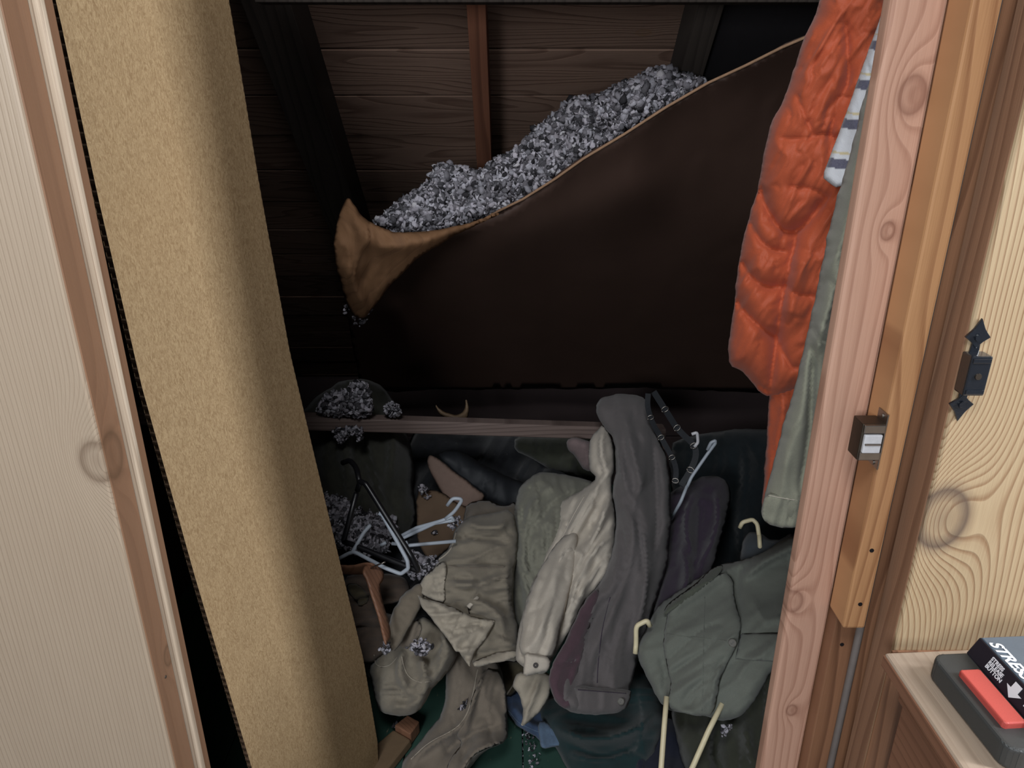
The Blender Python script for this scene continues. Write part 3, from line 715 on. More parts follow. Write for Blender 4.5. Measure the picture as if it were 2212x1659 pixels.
# ================================================================== HARDBOARD PANEL, FLAP, INSULATION ON TOP
PA = [(740,430,1.52),(900,500,1.52),(1150,420,1.52),(1530,175,1.42),(1760,68,1.34),(1900,10,1.30),(780,830,2.28),(1200,830,2.30),(1700,830,2.28),(900,640,1.84),(1300,600,1.78),(1700,500,1.68)]
panel = cloth('hardboard_panel', [(742,640),(800,560),(850,530),(930,505),(1010,487),(1090,452),(1160,410),(1240,350),(1350,285),(1440,225),(1530,175),(1610,138),(1690,98),(1765,66),(1880,10),
     (1940,300),(1850,860),(1400,838),(900,842),(785,850),(762,760)], PA, M['hard'], T=.004, R=12, folds=[([(1000,560),(1250,480),(1450,380)],70,.025), ([(830,640),(880,700),(900,820)],30,.03)], wr=.0015, wl=120, seed=3, step=12, smooth=0, back=1, fine=0)
tag(panel.o, 'large sagging sheet of dark brown hardboard hanging below the roof boards', 'panel')
flap = cloth('torn_flap', [(752,424),(772,450),(790,472),(818,490),(860,502),(905,503),(960,494),(1030,478),(1075,458),(1080,464),(1020,490),(960,522),(905,556),(862,596),(830,632),(806,662),(786,690),(765,682),(748,655),(732,600),(722,550),(720,515),(730,470),(742,440)],
     [(745,430,1.47),(720,540,1.44),(780,690,1.56),(860,510,1.40),(860,590,1.47),(1075,460,1.49),(960,500,1.42)], M['hard_lit'], T=.014, R=24,
     folds=[([(760,460),(790,520),(850,540),(960,510)],16,.010), ([(740,560),(770,620),(785,670)],14,.008), ([(800,500),(805,560),(780,620)],12,-.006)], wr=.002, wl=22, seed=4, step=6, parent=panel.o, back=.3)
flap.o['label'] = 'torn curled corner of the panel, coloured lighter as if lit'
tube('torn_edge', [panel.at(px, py, .004) for px, py in ((1060,464),(1130,430),(1200,386),(1260,343),(1350,289),(1440,231),(1530,179),(1610,142),(1690,102),(1765,70))], .0026, M['hard_edge'], panel.o, 7)
IA = [(800,480,1.575),(1000,440,1.565),(1250,330,1.535),(1500,180,1.465),(950,360,1.62),(1250,212,1.54),(1430,140,1.49)]
insulation('loose_insulation', [(806,482),(850,446),(880,425),(925,395),(945,352),(990,362),(1030,376),(1070,345),(1108,330),(1140,295),(1170,272),(1200,245),(1245,212),(1290,208),(1320,195),(1380,165),(1440,142),(1470,165),(1530,172),(1480,205),(1400,250),(1300,318),(1210,378),(1130,430),(1050,465),(960,494),(880,502),(835,498)],
     IA, 9500, .0066, 'long heap of grey shredded insulation on top of the hardboard panel', T=.03, R=28, seed=2, lumpy=.03, loose=5, spread=.014)
insulation('loose_insulation', [(745,640),(775,655),(800,672),(795,690),(780,700),(762,700),(748,668)], [(770,670,1.58)], 60, .0045, 'few grey flakes clinging under the torn panel corner', T=.01, R=15, seed=5, under=False, loose=8)

# ================================================================== RAIL, BACKGROUND OBJECTS
ra, rb = P(600, 908, 1.78), P(1420, 934, 1.84); d = (rb-ra).normalized()
rl = ra - d*.42; rr = rb + d*.02
rail = empty('wooden_rail', rl); tag(rail, 'long rough wooden rail lying crosswise behind the clothes pile', 'rail')
up = Vector((0, 0, 1)); side = d.cross(up).normalized()
q = lambda c: [c+side*.019+up*.019, c-side*.019+up*.019, c-side*.019-up*.019, c+side*.019-up*.019]
hexa('rail_bar', q(rl), q(rr), M['rail'], rail, .006, 3)
for c in (rl+d*.02, rr-d*.02):
    q2 = lambda z: [(c.x-.02, c.y-.02, z), (c.x+.02, c.y-.02, z), (c.x+.02, c.y+.02, z), (c.x-.02, c.y+.02, z)]
    hexa('rail_support', q2(0), q2(c.z-.018), M['rail'], rail, .002)

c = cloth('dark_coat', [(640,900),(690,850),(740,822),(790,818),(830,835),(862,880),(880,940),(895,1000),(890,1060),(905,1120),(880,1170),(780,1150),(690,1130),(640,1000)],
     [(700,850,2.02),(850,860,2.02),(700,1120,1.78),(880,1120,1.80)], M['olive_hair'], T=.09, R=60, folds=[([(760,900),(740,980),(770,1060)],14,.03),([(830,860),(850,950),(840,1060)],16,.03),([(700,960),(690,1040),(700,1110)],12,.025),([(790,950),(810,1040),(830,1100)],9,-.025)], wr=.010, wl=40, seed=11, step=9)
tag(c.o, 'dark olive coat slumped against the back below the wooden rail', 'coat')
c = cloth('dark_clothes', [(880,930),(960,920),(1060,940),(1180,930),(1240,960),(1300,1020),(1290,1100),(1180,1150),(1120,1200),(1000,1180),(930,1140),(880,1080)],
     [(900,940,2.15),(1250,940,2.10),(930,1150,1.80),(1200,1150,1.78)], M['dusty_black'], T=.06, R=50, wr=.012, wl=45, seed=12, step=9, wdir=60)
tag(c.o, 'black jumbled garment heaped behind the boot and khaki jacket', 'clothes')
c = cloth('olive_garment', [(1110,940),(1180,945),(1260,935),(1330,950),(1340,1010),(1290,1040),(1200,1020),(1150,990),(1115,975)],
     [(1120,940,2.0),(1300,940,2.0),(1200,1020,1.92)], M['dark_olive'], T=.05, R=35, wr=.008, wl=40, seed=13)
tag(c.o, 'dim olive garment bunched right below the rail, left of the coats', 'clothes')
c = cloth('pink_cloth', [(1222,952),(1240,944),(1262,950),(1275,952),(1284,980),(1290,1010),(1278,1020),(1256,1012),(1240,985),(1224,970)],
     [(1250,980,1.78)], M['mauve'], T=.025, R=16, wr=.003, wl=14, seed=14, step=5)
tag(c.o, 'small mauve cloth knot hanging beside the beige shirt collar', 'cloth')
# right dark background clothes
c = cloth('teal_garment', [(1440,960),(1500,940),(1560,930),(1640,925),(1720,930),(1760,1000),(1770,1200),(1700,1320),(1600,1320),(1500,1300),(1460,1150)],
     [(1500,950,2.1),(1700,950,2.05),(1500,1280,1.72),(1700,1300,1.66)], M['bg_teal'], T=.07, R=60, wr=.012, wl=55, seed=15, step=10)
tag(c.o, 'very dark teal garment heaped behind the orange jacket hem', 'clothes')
# strap
c = cloth('horn_strap', [(940,872),(952,886),(968,894),(986,896),(998,890),(1006,874),(1008,862),(1013,868),(1013,890),(1010,908),(985,912),(965,905),(948,896)],
     [(980,890,1.92)], M['horn'], T=.010, R=8, wr=.001, wl=20, seed=16, step=3.5)
tag(c.o, 'curved tan leather collar end poking up behind the rail', 'strap')
# boot
boot = empty('boot', P(1000, 1060, 1.86)); tag(boot, 'dark boot lying on its side showing its brown sole', 'boot')
up_ = cloth('boot_upper', [(945,985),(965,968),(1000,975),(1050,1010),(1100,1030),(1150,1050),(1170,1100),(1130,1130),(1080,1110),(1048,1082),(1000,1060),(950,1010)],
     [(950,980,1.86),(1160,1060,1.82),(1060,1100,1.78)], M['leather'], T=.05, R=36, wr=.004, wl=40, seed=17, parent=boot)
so = cloth('sole', [(924,988),(932,984),(946,990),(970,1008),(996,1030),(1022,1050),(1048,1068),(1044,1082),(1040,1105),(1000,1106),(975,1088),(952,1060),(936,1030),(924,1005)],
     [(930,990,1.80),(1045,1080,1.74),(990,1100,1.73)], M['sole'], T=.008, R=8, wr=.0006, wl=30, seed=18, step=5, smooth=1, parent=boot)
c = cloth('kraft_flap', [(898,1060),(925,1058),(955,1062),(985,1085),(1030,1100),(1010,1140),(985,1170),(950,1200),(930,1215),(912,1190),(898,1150)],
     [(900,1060,1.75),(1000,1090,1.72),(930,1210,1.58)], M['brown_card'], T=.004, R=6, wr=.001, wl=60, seed=19, smooth=1)
tag(c.o, 'stiff brown kraft board piece behind the white hanger', 'board')
# dark base layer of the pile so nothing floats
c = cloth('dark_blanket', [(690,1130),(800,1120),(900,1130),(1000,1150),(1100,1180),(1110,1300),(1000,1330),(900,1420),(860,1470),(810,1480),(750,1400),(700,1300)],
     [(700,1130,1.88),(1100,1160,1.82),(760,1440,1.50),(1000,1330,1.56)], M['dusty_black'], T=.04, R=40, wr=.014, wl=32, seed=20, step=8, wdir=40, ws=2)
tag(c.o, 'dark dusty cloth lying under the hangers at left of pile', 'cloth')
insulation('loose_insulation', [(690,1062),(720,1064),(745,1078),(760,1100),(800,1110),(850,1120),(858,1150),(835,1160),(840,1190),(790,1195),(740,1180),(700,1150)], [(700,1070,1.74),(850,1130,1.68),(720,1180,1.60)],
     1900, .0068, 'broad patch of grey insulation fluff under the black hanger', T=.02, R=24, seed=21, lumpy=.012, loose=8)
insulation('loose_insulation', [(680,880),(700,862),(715,840),(735,850),(750,836),(775,820),(796,830),(800,862),(808,890),(780,902),(740,898),(690,896)], [(740,860,1.78)], 650, .0068,
     'clump of grey insulation fluff sitting on the wooden rail', T=.03, R=22, seed=22, lumpy=.015, loose=4)
insulation('loose_insulation', [(828,878),(845,868),(862,874),(866,890),(856,900),(832,898)], [(846,886,1.78)], 110, .0052, 'tiny tuft of insulation right of the clump on rail', T=.015, R=12, seed=23)
insulation('loose_insulation', [(716,926),(748,922),(784,924),(785,940),(775,958),(768,935),(745,950),(735,962),(722,945)], [(750,940,1.765)], 170, .0050, 'insulation tuft dangling directly beneath the wooden rail', T=.012, R=12, seed=24)

insulation('loose_insulation', [(868,1196),(890,1192),(915,1202),(950,1206),(946,1222),(915,1246),(890,1250),(876,1224)], [(880,1200,1.44),(940,1215,1.43),(890,1245,1.39)], 330, .0056, 'grey insulation pocket between the white hanger corner and khaki jacket', T=.010, R=14, seed=25, loose=6)
insulation('loose_insulation', [(902,1050),(916,1048),(926,1062),(926,1078),(916,1070),(904,1062)], [(914,1060,1.725)], 34, .0048, 'insulation crumbs on the top edge of the kraft board piece', T=.006, R=8, seed=26, under=False, loose=4)
insulation('loose_insulation', [(966,1118),(990,1114),(996,1130),(980,1142),(968,1134)], [(980,1128,1.55)], 60, .0048, 'insulation tuft caught at the neck of the white hanger', T=.006, R=8, seed=27, under=False, loose=5)
insulation('loose_insulation', [(932,1148),(944,1146),(946,1154),(934,1156)], [(938,1151,1.64)], 8, .0046, 'pair of insulation crumbs on the face of kraft board', T=.003, R=6, seed=28, under=False, loose=2)
# ================================================================== HANGERS
def hanger(name, pieces, r, m, label, loc, group=None):
    root = empty(name, loc); tag(root, label, 'hanger', group)
    for nm, pts, rr in pieces: tube(nm, rounded([P(*p) for p in pts], rr, 5), r, m, root, 10)
    return root
hanger('plastic_hanger', [('frame', [(770,1065,1.44),(742,1170,1.42),(760,1176,1.40),(905,1234,1.34),(888,1200,1.345),(790,1045,1.43),(778,1040,1.44),(772,1060,1.44)], .10), ('hook', [(778,1046,1.44),(770,1010,1.49),(756,994,1.52),(740,1000,1.53)], .3)], .0062, M['black_plastic'],
       'black plastic hanger standing in a triangle over the insulation', P(820, 1160, 1.4))
hanger('plastic_hanger', [('frame', [(858,1162,1.46),(900,1140,1.46),(950,1126,1.45),(975,1117,1.45),(980,1124,1.45),(940,1130,1.452),(862,1166,1.46),(864,1180,1.455),(985,1169,1.44)], .06),
       ('hook', [(962,1121,1.45),(982,1105,1.45),(1000,1078,1.45),(978,1076,1.45),(966,1092,1.45)], .35)], .0042, M['white_plastic'], 'white plastic hanger with hook pointing up beside kraft board', P(900, 1150, 1.46))
hanger('plastic_hanger', [('frame', [(718,1214,1.40),(752,1196,1.39),(766,1192,1.38),(830,1226,1.335),(866,1240,1.325),(882,1228,1.325),(880,1210,1.33),(826,1112,1.40),(818,1108,1.40)], .2),
       ('hook', [(762,1192,1.383),(786,1150,1.42),(800,1135,1.43),(790,1142,1.43)], .2)], .0045, M['white_plastic'], 'white plastic hanger lying under the black hanger, corner at its front', P(800, 1200, 1.36))
hanger('plastic_hanger', [('frame', [(846,1174,1.44),(872,1176,1.44),(880,1171,1.44)], .2), ('arm', [(822,1178,1.44),(834,1172,1.44)], .2)], .0042, M['white_plastic'],
       'short broken white hanger stub between the black and white hangers', P(860, 1175, 1.44))
# wooden hanger: two flat arms and a rounded shoulder joint
wh = empty('wooden_hanger', P(800, 1230, 1.33)); tag(wh, 'reddish wooden coat hanger with one arm pointing at the camera', 'hanger')
k1 = cloth('arm', [(786,1222),(800,1216),(820,1222),(830,1238),(828,1254),(820,1264),(824,1290),(836,1330),(845,1365),(844,1380),(838,1386),(834,1396),(828,1384),(818,1340),(802,1290),(790,1252),(782,1240)], [(805,1230,1.330),(838,1390,1.20)], M['hanger_wood'], T=.009, R=8, wr=0, seed=1, step=4, parent=wh, fine=0, quiet=.2)
k2 = cloth('arm', [(720,1218),(760,1222),(790,1214),(808,1216),(815,1228),(800,1240),(770,1242),(724,1240)], [(720,1225,1.37),(805,1228,1.335)], M['hanger_wood'], T=.009, R=8, wr=0, seed=2, step=4, parent=wh, fine=0, quiet=.2)
tube('hook', rounded([P(800,1228,1.322), P(812,1222,1.32), P(822,1218,1.318), P(832,1214,1.318)], .3), .0018, M['metal'], wh)

# ================================================================== CLOTHES PILE, LEFT AND CENTRE
c = cloth('brown_cloth', [(735,1245),(800,1238),(850,1240),(880,1252),(890,1280),(860,1300),(800,1310),(860,1330),(850,1400),(790,1440),(755,1400),(735,1330)],
     [(740,1250,1.48),(880,1260,1.46),(770,1430,1.32),(850,1390,1.33)], M['brown_cloth'], T=.03, R=26, folds=[([(740,1310),(800,1290),(870,1292)],7,-.02),([(750,1345),(800,1335),(850,1340)],8,.012),([(740,1360),(800,1352)],4,-.010)], wr=.004, wl=30, wdir=0, seed=31)
tag(c.o, 'dull brown folded cloth beneath the wooden hanger', 'cloth')
c2 = cloth('patch', [(748,1262),(775,1262),(800,1285),(796,1300),(778,1310),(765,1296),(750,1280)], None, M['camo'], T=.006, R=10, wr=.002, seed=32, step=5, on=c); c2.o['label'] = 'mottled darker patch'
c = cloth('ribbed_collar', [(905,1258),(918,1275),(915,1300),(900,1330),(880,1365),(862,1395),(845,1410),(835,1390),(838,1350),(848,1320),(870,1285)],
     [(900,1265,1.36),(845,1400,1.24),(915,1300,1.33)], M['rib'], T=.014, R=14, wr=.001, wl=20, seed=33, step=5,
     creases=[([(852+i*7.5, 1395-i*17),(838+i*7.5+ (4 if i>4 else 0), 1372-i*14)], 2.2, .003) for i in range(8)])
tag(c.o, 'ribbed khaki knit collar strip in front of wooden hanger', 'collar')
c = cloth('khaki_shorts', [(795,1445),(820,1415),(850,1390),(880,1360),(905,1330),(940,1345),(975,1370),(990,1410),(975,1440),(950,1470),(935,1490),(925,1510),(905,1535),(870,1548),(840,1546),(815,1530),(805,1490)],
     [(800,1450,1.31),(930,1340,1.34),(985,1410,1.30),(830,1545,1.24),(920,1520,1.24)], M['khaki'], T=.04, R=24,
     folds=[([(870,1400),(862,1450),(880,1490)],8,.012),([(905,1420),(925,1460),(915,1500)],8,.012),([(815,1490),(850,1480),(880,1500)],7,-.010),([(840,1520),(880,1530),(920,1500)],8,.012)], wr=.006, wl=30, wdir=70, seed=34, step=6)
tag(c.o, 'crumpled khaki shorts at the left end of the green floor', 'shorts')
seam('stitch_line', c, [(868,1418),(872,1440),(882,1462),(905,1475),(932,1472)], M['khaki_light'], .0009)
seam('waistband', c, [(808,1395+20),(812,1440),(840,1440),(858,1420)], M['khaki_light'], .0010)
p1 = cloth('pocket_flap', [(872,1345),(905,1338),(910,1365),(895,1395),(862,1400),(858,1380)], None, M['khaki_brown'], T=.005, R=8, wr=.001, seed=35, step=5, on=c)
insulation('loose_insulation', [(878,1402),(900,1380),(922,1384),(932,1392),(926,1412),(900,1414)], [(905,1398,1.235)], 80, .0050, 'white insulation tuft on top of the khaki shorts', T=.010, R=10, seed=36, under=False, loose=5)
insulation('loose_insulation', [(822,1400),(840,1388),(846,1400),(836,1412),(826,1412)], [(834,1400,1.215)], 34, .0048, 'small insulation tuft at the tip of the wooden hanger', T=.006, R=8, seed=37, under=False, loose=4)
insulation('loose_insulation', [(845,1562),(862,1560),(866,1570),(852,1576)], [(856,1568,1.30)], 12, .0045, 'few insulation crumbs on green floor before the shorts', T=.004, R=8, seed=38, under=False, loose=5)
insulation('floor_debris', [(1120,1560),(1150,1560),(1160,1640),(1175,1700),(1130,1700),(1125,1630)], [(1130,1560,Pz(1130,1560,.002).y),(1150,1640,Pz(1150,1640,.002).y),(1150,1700,Pz(1150,1700,.002).y)], 150, .0034, 'pale crumbs and paint chips along the gap between floorboards', T=.001, R=8, seed=50, under=False, spread=.002, lumpy=.0, loose=8)
# brown block on the floor
bc = Pz(866, 1612, .015); e1 = (Pz(830, 1659, .0)-Pz(895, 1590, .0)).normalized(); e2 = Vector((-e1.y, e1.x, 0))
blk = empty('brown_slipper', Pz(850, 1640, 0)); tag(blk, 'reddish brown leather scrap lying on the floor at bottom', 'leather scrap')
a0 = Pz(884, 1586, .004)
hexa('body', [a0+e1*.02-e2*.028, a0+e1*.02+e2*.028, a0+e1*.30+e2*.055, a0+e1*.30-e2*.055], [v+Vector((0,0,.022)) for v in (a0+e1*.024-e2*.026, a0+e1*.024+e2*.026, a0+e1*.30+e2*.052, a0+e1*.30-e2*.052)], M['horn'], blk, .006, 3)
hexa('heel', [a0-e1*.018-e2*.018, a0-e1*.018+e2*.018, a0+e1*.022+e2*.024, a0+e1*.022-e2*.024], [v+Vector((0,0,.034)) for v in (a0-e1*.018-e2*.018, a0-e1*.018+e2*.018, a0+e1*.022+e2*.024, a0+e1*.022-e2*.024)], M['hanger_wood'], blk, .004, 3)

# khaki trouser leg running to the camera on the floor
c = cloth('khaki_trousers', [(975,1385),(1010,1372),(1050,1400),(1085,1440),(1092,1500),(1096,1560),(1094,1600),(1050,1620),(1020,1650),(1000,1690),(960,1760),(860,1760),(862,1690),(868,1640),(890,1620),(925,1580),(955,1545),(962,1500),(966,1440)],
     [(1000,1390,1.38),(1080,1440,1.36),(960,1540,1.27),(1094,1590,1.24),(880,1650,1.18),(1010,1660,1.16),(870,1750,1.07),(970,1750,1.07)], M['khaki_brown'], T=.03, R=22,
     folds=[([(1042,1440),(1020,1530),(1000,1570),(930,1610),(885,1650)],8,.012),([(1090,1572),(1040,1580),(990,1600),(950,1640)],9,-.014),([(1092,1600),(1040,1612),(1010,1640),(980,1690)],9,.012)],
     creases=[([(1040,1440),(1028,1500),(1008,1548),(985,1574),(930,1600)],3,.006)], wr=.004, wl=42, wdir=100, seed=41, step=6)
tag(c.o, 'khaki trousers stretched over the green floor towards the camera', 'trousers')
seam('side_seam', c, [(1032,1445),(1018,1520),(1000,1560),(975,1580),(925,1604),(888,1640)], M['khaki_light'])
pf = cloth('pocket_flap', [(1058,1470),(1076,1458),(1092,1490),(1088,1512),(1070,1516),(1056,1505)], None, M['khaki_brown'], T=.005, R=7, wr=.001, seed=42, step=4.5, on=c)
insulation('loose_insulation', [(993,1530),(1002,1518),(1010,1512),(1008,1526),(1000,1534)], [(1002,1523,1.245)], 16, .0045, 'white insulation speck on the khaki trouser leg', T=.005, R=6, seed=43, under=False, loose=2)

# jeans and dark teal cloth
c = cloth('blue_jeans', [(1085,1490),(1110,1478),(1140,1485),(1165,1500),(1200,1510),(1230,1545),(1232,1612),(1210,1612),(1168,1616),(1164,1595),(1120,1572),(1096,1540)],
     [(1090,1490,1.40),(1200,1510,1.38),(1170,1610,1.25),(1100,1550,1.31)], M['denim'], T=.02, R=18, folds=[([(1100,1520),(1140,1560),(1180,1580)],8,.008)], wr=.003, wl=26, seed=44, step=5)
tag(c.o, 'faded blue jeans peeking out beside the khaki trouser leg', 'jeans')
pf = cloth('cuff', [(1160,1560),(1180,1556),(1215,1590),(1225,1608),(1200,1612),(1172,1620),(1164,1604)], [(1165,1565,1.265),(1190,1612,1.225)], M['denim_light'], T=.006, R=7, wr=.001, seed=45, step=4, parent=c.o)
seam('hem_stitch', c, [(1098,1535),(1120,1562),(1150,1576),(1166,1582)], M['denim_light'], .001)
c = cloth('teal_sweater', [(1160,1530),(1190,1500),(1260,1490),(1340,1480),(1375,1440),(1400,1460),(1430,1500),(1440,1560),(1420,1620),(1390,1660),(1360,1720),(1240,1700),(1215,1640),(1195,1610),(1172,1570)],
     [(1180,1510,1.36),(1400,1460,1.36),(1240,1690,1.16),(1400,1640,1.16)], M['teal'], T=.05, R=44, folds=[([(1200,1570),(1280,1600),(1370,1580),(1420,1530)],14,.022),([(1230,1610),(1300,1640),(1380,1610)],10,-.018)], wr=.005, wl=50, wdir=0, seed=46)
tag(c.o, 'dark teal sweater on the floor beneath the charcoal coat', 'sweater')
c = cloth('navy_garment', [(1330,1640),(1390,1590),(1430,1540),(1500,1560),(1560,1560),(1610,1600),(1640,1700),(1600,1800),(1400,1800),(1300,1760)],
     [(1400,1560,1.26),(1600,1600,1.22),(1350,1750,1.06),(1600,1780,1.02)], M['navy'], T=.05, R=40, wr=.008, wl=44, seed=47, step=9)
tag(c.o, 'navy garment on the floor under the cream hanger rods', 'clothes')
c = cloth('dark_olive_coat', [(1440,1500),(1560,1530),(1620,1480),(1680,1380),(1720,1380),(1740,1500),(1720,1800),(1560,1800),(1480,1680)],
     [(1450,1520,1.22),(1700,1400,1.22),(1500,1700,1.08),(1700,1750,.99)], M['dark_olive'], T=.05, R=40, folds=[([(1600,1560),(1620,1620),(1640,1700)],12,.02),([(1560,1560),(1540,1620),(1560,1700)],12,-.02)], wr=.008, wl=34, seed=48, step=9)
tag(c.o, 'dark olive coat in the lower right corner behind the pink post', 'coat')
# dark bag strap between
c = cloth('brown_bag', [(1075,1440),(1100,1425),(1130,1428),(1150,1450),(1130,1480),(1095,1510),(1080,1480)], [(1080,1440,1.42),(1130,1450,1.40),(1095,1500,1.36)], M['camo'], T=.012, R=12, wr=.002, seed=49, step=5)
tag(c.o, 'small dark brown bag corner showing between jacket and jeans', 'bag')
seam('strap', c, [(1140,1445),(1115,1470),(1095,1500)], M['khaki_light'], .002)

# grey-green shirt dome
c = cloth('olive_shirt', [(1105,1290),(1098,1230),(1104,1150),(1112,1090),(1126,1045),(1160,1022),(1205,1020),(1250,1030),(1290,1045),(1290,1120),(1260,1200),(1210,1290),(1170,1340),(1130,1380),(1112,1340)],
     [(1120,1060,1.72),(1200,1022,1.78),(1290,1050,1.74),(1110,1250,1.52),(1200,1300,1.46),(1130,1370,1.40),(1190,1130,1.60)], M['olive_grey'], T=.08, R=60,
     folds=[([(1150,1070),(1130,1150),(1128,1240),(1150,1320)],8,.010),([(1200,1050),(1170,1060),(1140,1110)],7,.008),([(1118,1180),(1140,1240),(1165,1290)],5,.009),([(1160,1120),(1175,1150),(1170,1190)],5,.006),([(1190,1150),(1200,1190),(1190,1230)],5,-.006)],
     wr=.006, wl=22, wdir=95, ws=3, seed=51, step=5.5)
tag(c.o, 'wrinkled olive grey shirt humped left of the beige shirt', 'shirt')
# khaki jacket with open facing
c = cloth('khaki_jacket', [(905,1275),(915,1240),(945,1210),(975,1180),(985,1140),(1010,1115),(1050,1110),(1110,1095),(1120,1170),(1112,1230),(1108,1290),(1118,1360),(1125,1430),(1070,1425),(1020,1440),(1000,1380),(950,1330),(912,1300)],
     [(910,1275,1.38),(985,1150,1.53),(1110,1110,1.58),(1030,1250,1.40),(1110,1300,1.40),(1030,1430,1.26),(1120,1420,1.28),(940,1320,1.33)], M['khaki'], T=.045, R=30,
     folds=[([(965,1220),(1010,1215),(1080,1222)],6,-.008),([(968,1250),(1000,1265),(1040,1262),(1090,1240)],8,.010),([(1000,1130),(1040,1140),(1100,1135)],8,.012),([(990,1165),(1040,1160),(1110,1175)],8,-.014),([(1000,1290),(1040,1300),(1080,1330),(1090,1380)],9,.010),([(980,1300),(1010,1320),(1060,1340)],8,-.010)],
     wr=.006, wl=30, wdir=10, ws=3, seed=52, step=5.5)
tag(c.o, 'open khaki cotton jacket spread over the middle of the pile', 'jacket')
fc = cloth('turned_facing', [(903,1276),(912,1250),(935,1228),(958,1210),(968,1224),(960,1265),(963,1305),(930,1295)], None, M['khaki_light'], T=.005, R=6, wr=.0025, wl=16, seed=53, step=4.5, on=c, smooth=1)
fc.o['label'] = 'lighter turned back facing'
fh = cloth('lining_corner', [(902,1284),(935,1300),(975,1310),(1020,1332),(1068,1342),(1066,1352),(1050,1380),(1030,1405),(1016,1440),(1005,1428),(992,1408),(985,1408),(970,1384),(935,1345),(912,1312)],
     None, M['khaki_light'], T=.006, R=6, on=c, lift=.014, folds=[([(905,1288),(970,1316),(1060,1346)],5,.005),([(1058,1352),(1035,1380),(1014,1425)],4,.004)], creases=[([(1048,1350),(1040,1375),(1005,1410)],2.5,.003)], wr=.003, wl=24, wdir=60, seed=54, step=4.5, smooth=0)
fh.o['label'] = 'pale lining corner folded over'
hm = cloth('hem', [(1020,1428),(1060,1412),(1118,1404),(1120,1420),(1070,1430),(1024,1441)], None, M['khaki_light'], T=.005, R=5, wr=.001, seed=55, step=4, on=c, smooth=1)
tg = [c.at(1011, 1312, .016), c.at(1032, 1290, .012)]
tube('zip_pull', [tg[0], tg[0].lerp(tg[1], .5), tg[1]], [.0045, .0050, .0045], M['beige'], c.o, 6)
seam('zip_cord', c, [(1011,1312),(1014,1325)], M['button_dark'], .0012, .003)
seam('pocket_edge', c, [(968,1222),(1000,1228),(1090,1224)], M['khaki_brown'], .0014)
seam('collar_edge', c, [(985,1150),(975,1190),(940,1215)], M['khaki_light'], .0020)
# brown cloth above it
c = cloth('taupe_cloth', [(1000,1118),(1010,1085),(1050,1078),(1090,1095),(1118,1080),(1120,1130),(1060,1150),(1005,1150)], [(1010,1100,1.66),(1110,1090,1.70),(1050,1150,1.56)], M['khaki_brown'], T=.03, R=22, wr=.005, wl=18, wdir=20, seed=56)
tag(c.o, 'taupe sleeve piece tucked between boot sole and olive shirt', 'clothes')

# beige shirt
c = cloth('beige_shirt', [(1300,914),(1312,925),(1326,955),(1330,1010),(1322,1050),(1330,1110),(1330,1180),(1318,1230),(1290,1270),(1262,1300),(1240,1350),(1215,1390),(1190,1430),(1185,1452),(1160,1458),(1130,1440),(1112,1425),(1118,1370),(1132,1310),(1150,1260),(1180,1200),(1200,1150),(1205,1100),(1222,1075),(1262,1055),(1290,1030),(1272,1015),(1270,985),(1275,945)],
     [(1300,920,1.74),(1320,1050,1.60),(1220,1090,1.60),(1330,1150,1.50),(1160,1260,1.38),(1280,1280,1.36),(1130,1430,1.22),(1190,1440,1.22)], M['beige'], T=.045, R=26,
     folds=[([(1300,1040),(1270,1100),(1230,1180),(1180,1290),(1150,1400)],11,.016),([(1250,1070),(1225,1130),(1190,1210),(1160,1290)],7,-.010),
            ([(1320,1060),(1300,1130),(1260,1200),(1230,1260)],8,.013),([(1270,1160),(1245,1230),(1220,1300),(1210,1380)],6,-.013),([(1310,1160),(1280,1200),(1262,1250),(1250,1310)],7,.010),([(1322,1190),(1295,1230),(1270,1280)],6,-.010),([(1302,925),(1298,970),(1312,1020)],6,.008)],
     creases=[([(1262,1065),(1232,1120),(1200,1190)],2.5,.004),([(1290,1100),(1285,1130),(1300,1135)],3,.004)], wr=.0055, wl=22, wdir=62, ws=4, seed=61, step=5)
tag(c.o, 'crumpled beige button shirt with long sleeve hanging down the pile', 'shirt')
sl = cloth('sleeve', [(1196,1180),(1225,1150),(1250,1150),(1246,1200),(1232,1270),(1218,1330),(1205,1390),(1192,1425),(1150,1424),(1120,1408),(1128,1340),(1145,1275),(1168,1225)],
     [(1240,1160,1.455),(1200,1190,1.43),(1140,1300,1.30),(1225,1300,1.30),(1130,1410,1.19),(1195,1420,1.19)], M['beige'], T=.04, R=34, folds=[([(1215,1200),(1180,1300),(1165,1390)],12,.008),([(1190,1220),(1158,1300),(1145,1390)],6,-.004)], wr=.0028, wl=26, wdir=70, ws=5, seed=62, step=5, parent=c.o)
cf = cloth('cuff', [(1134,1410),(1165,1416),(1192,1422),(1186,1450),(1160,1454),(1130,1460),(1132,1438)], [(1140,1412,1.165),(1190,1422,1.165),(1150,1455,1.15)], M['beige'], T=.012, R=9, wr=.001, seed=63, step=4, parent=c.o, smooth=1)
button_c = cf
p = cf.at(1157, 1437, .002); nb_ = button(c, 1157, 1437, .0001, M['button_dark'])
bpy.data.objects.remove(nb_.children[0]) if False else None
for ch in list(nb_.children): bpy.data.objects.remove(ch)
bpy.data.objects.remove(nb_)
bt = disc('cuff_button', p, Vector((0,0,H))-p, .0052, .003, M['button_dark'], cf.o)
disc('thread', p+(Vector((0,0,H))-p).normalized()*.0018, Vector((0,0,H))-p, .0009, .001, M['beige'], cf.o, 10)
seam('placket', c, [(1262,1072),(1240,1110),(1215,1160),(1200,1190)], M['beige'], .0012)
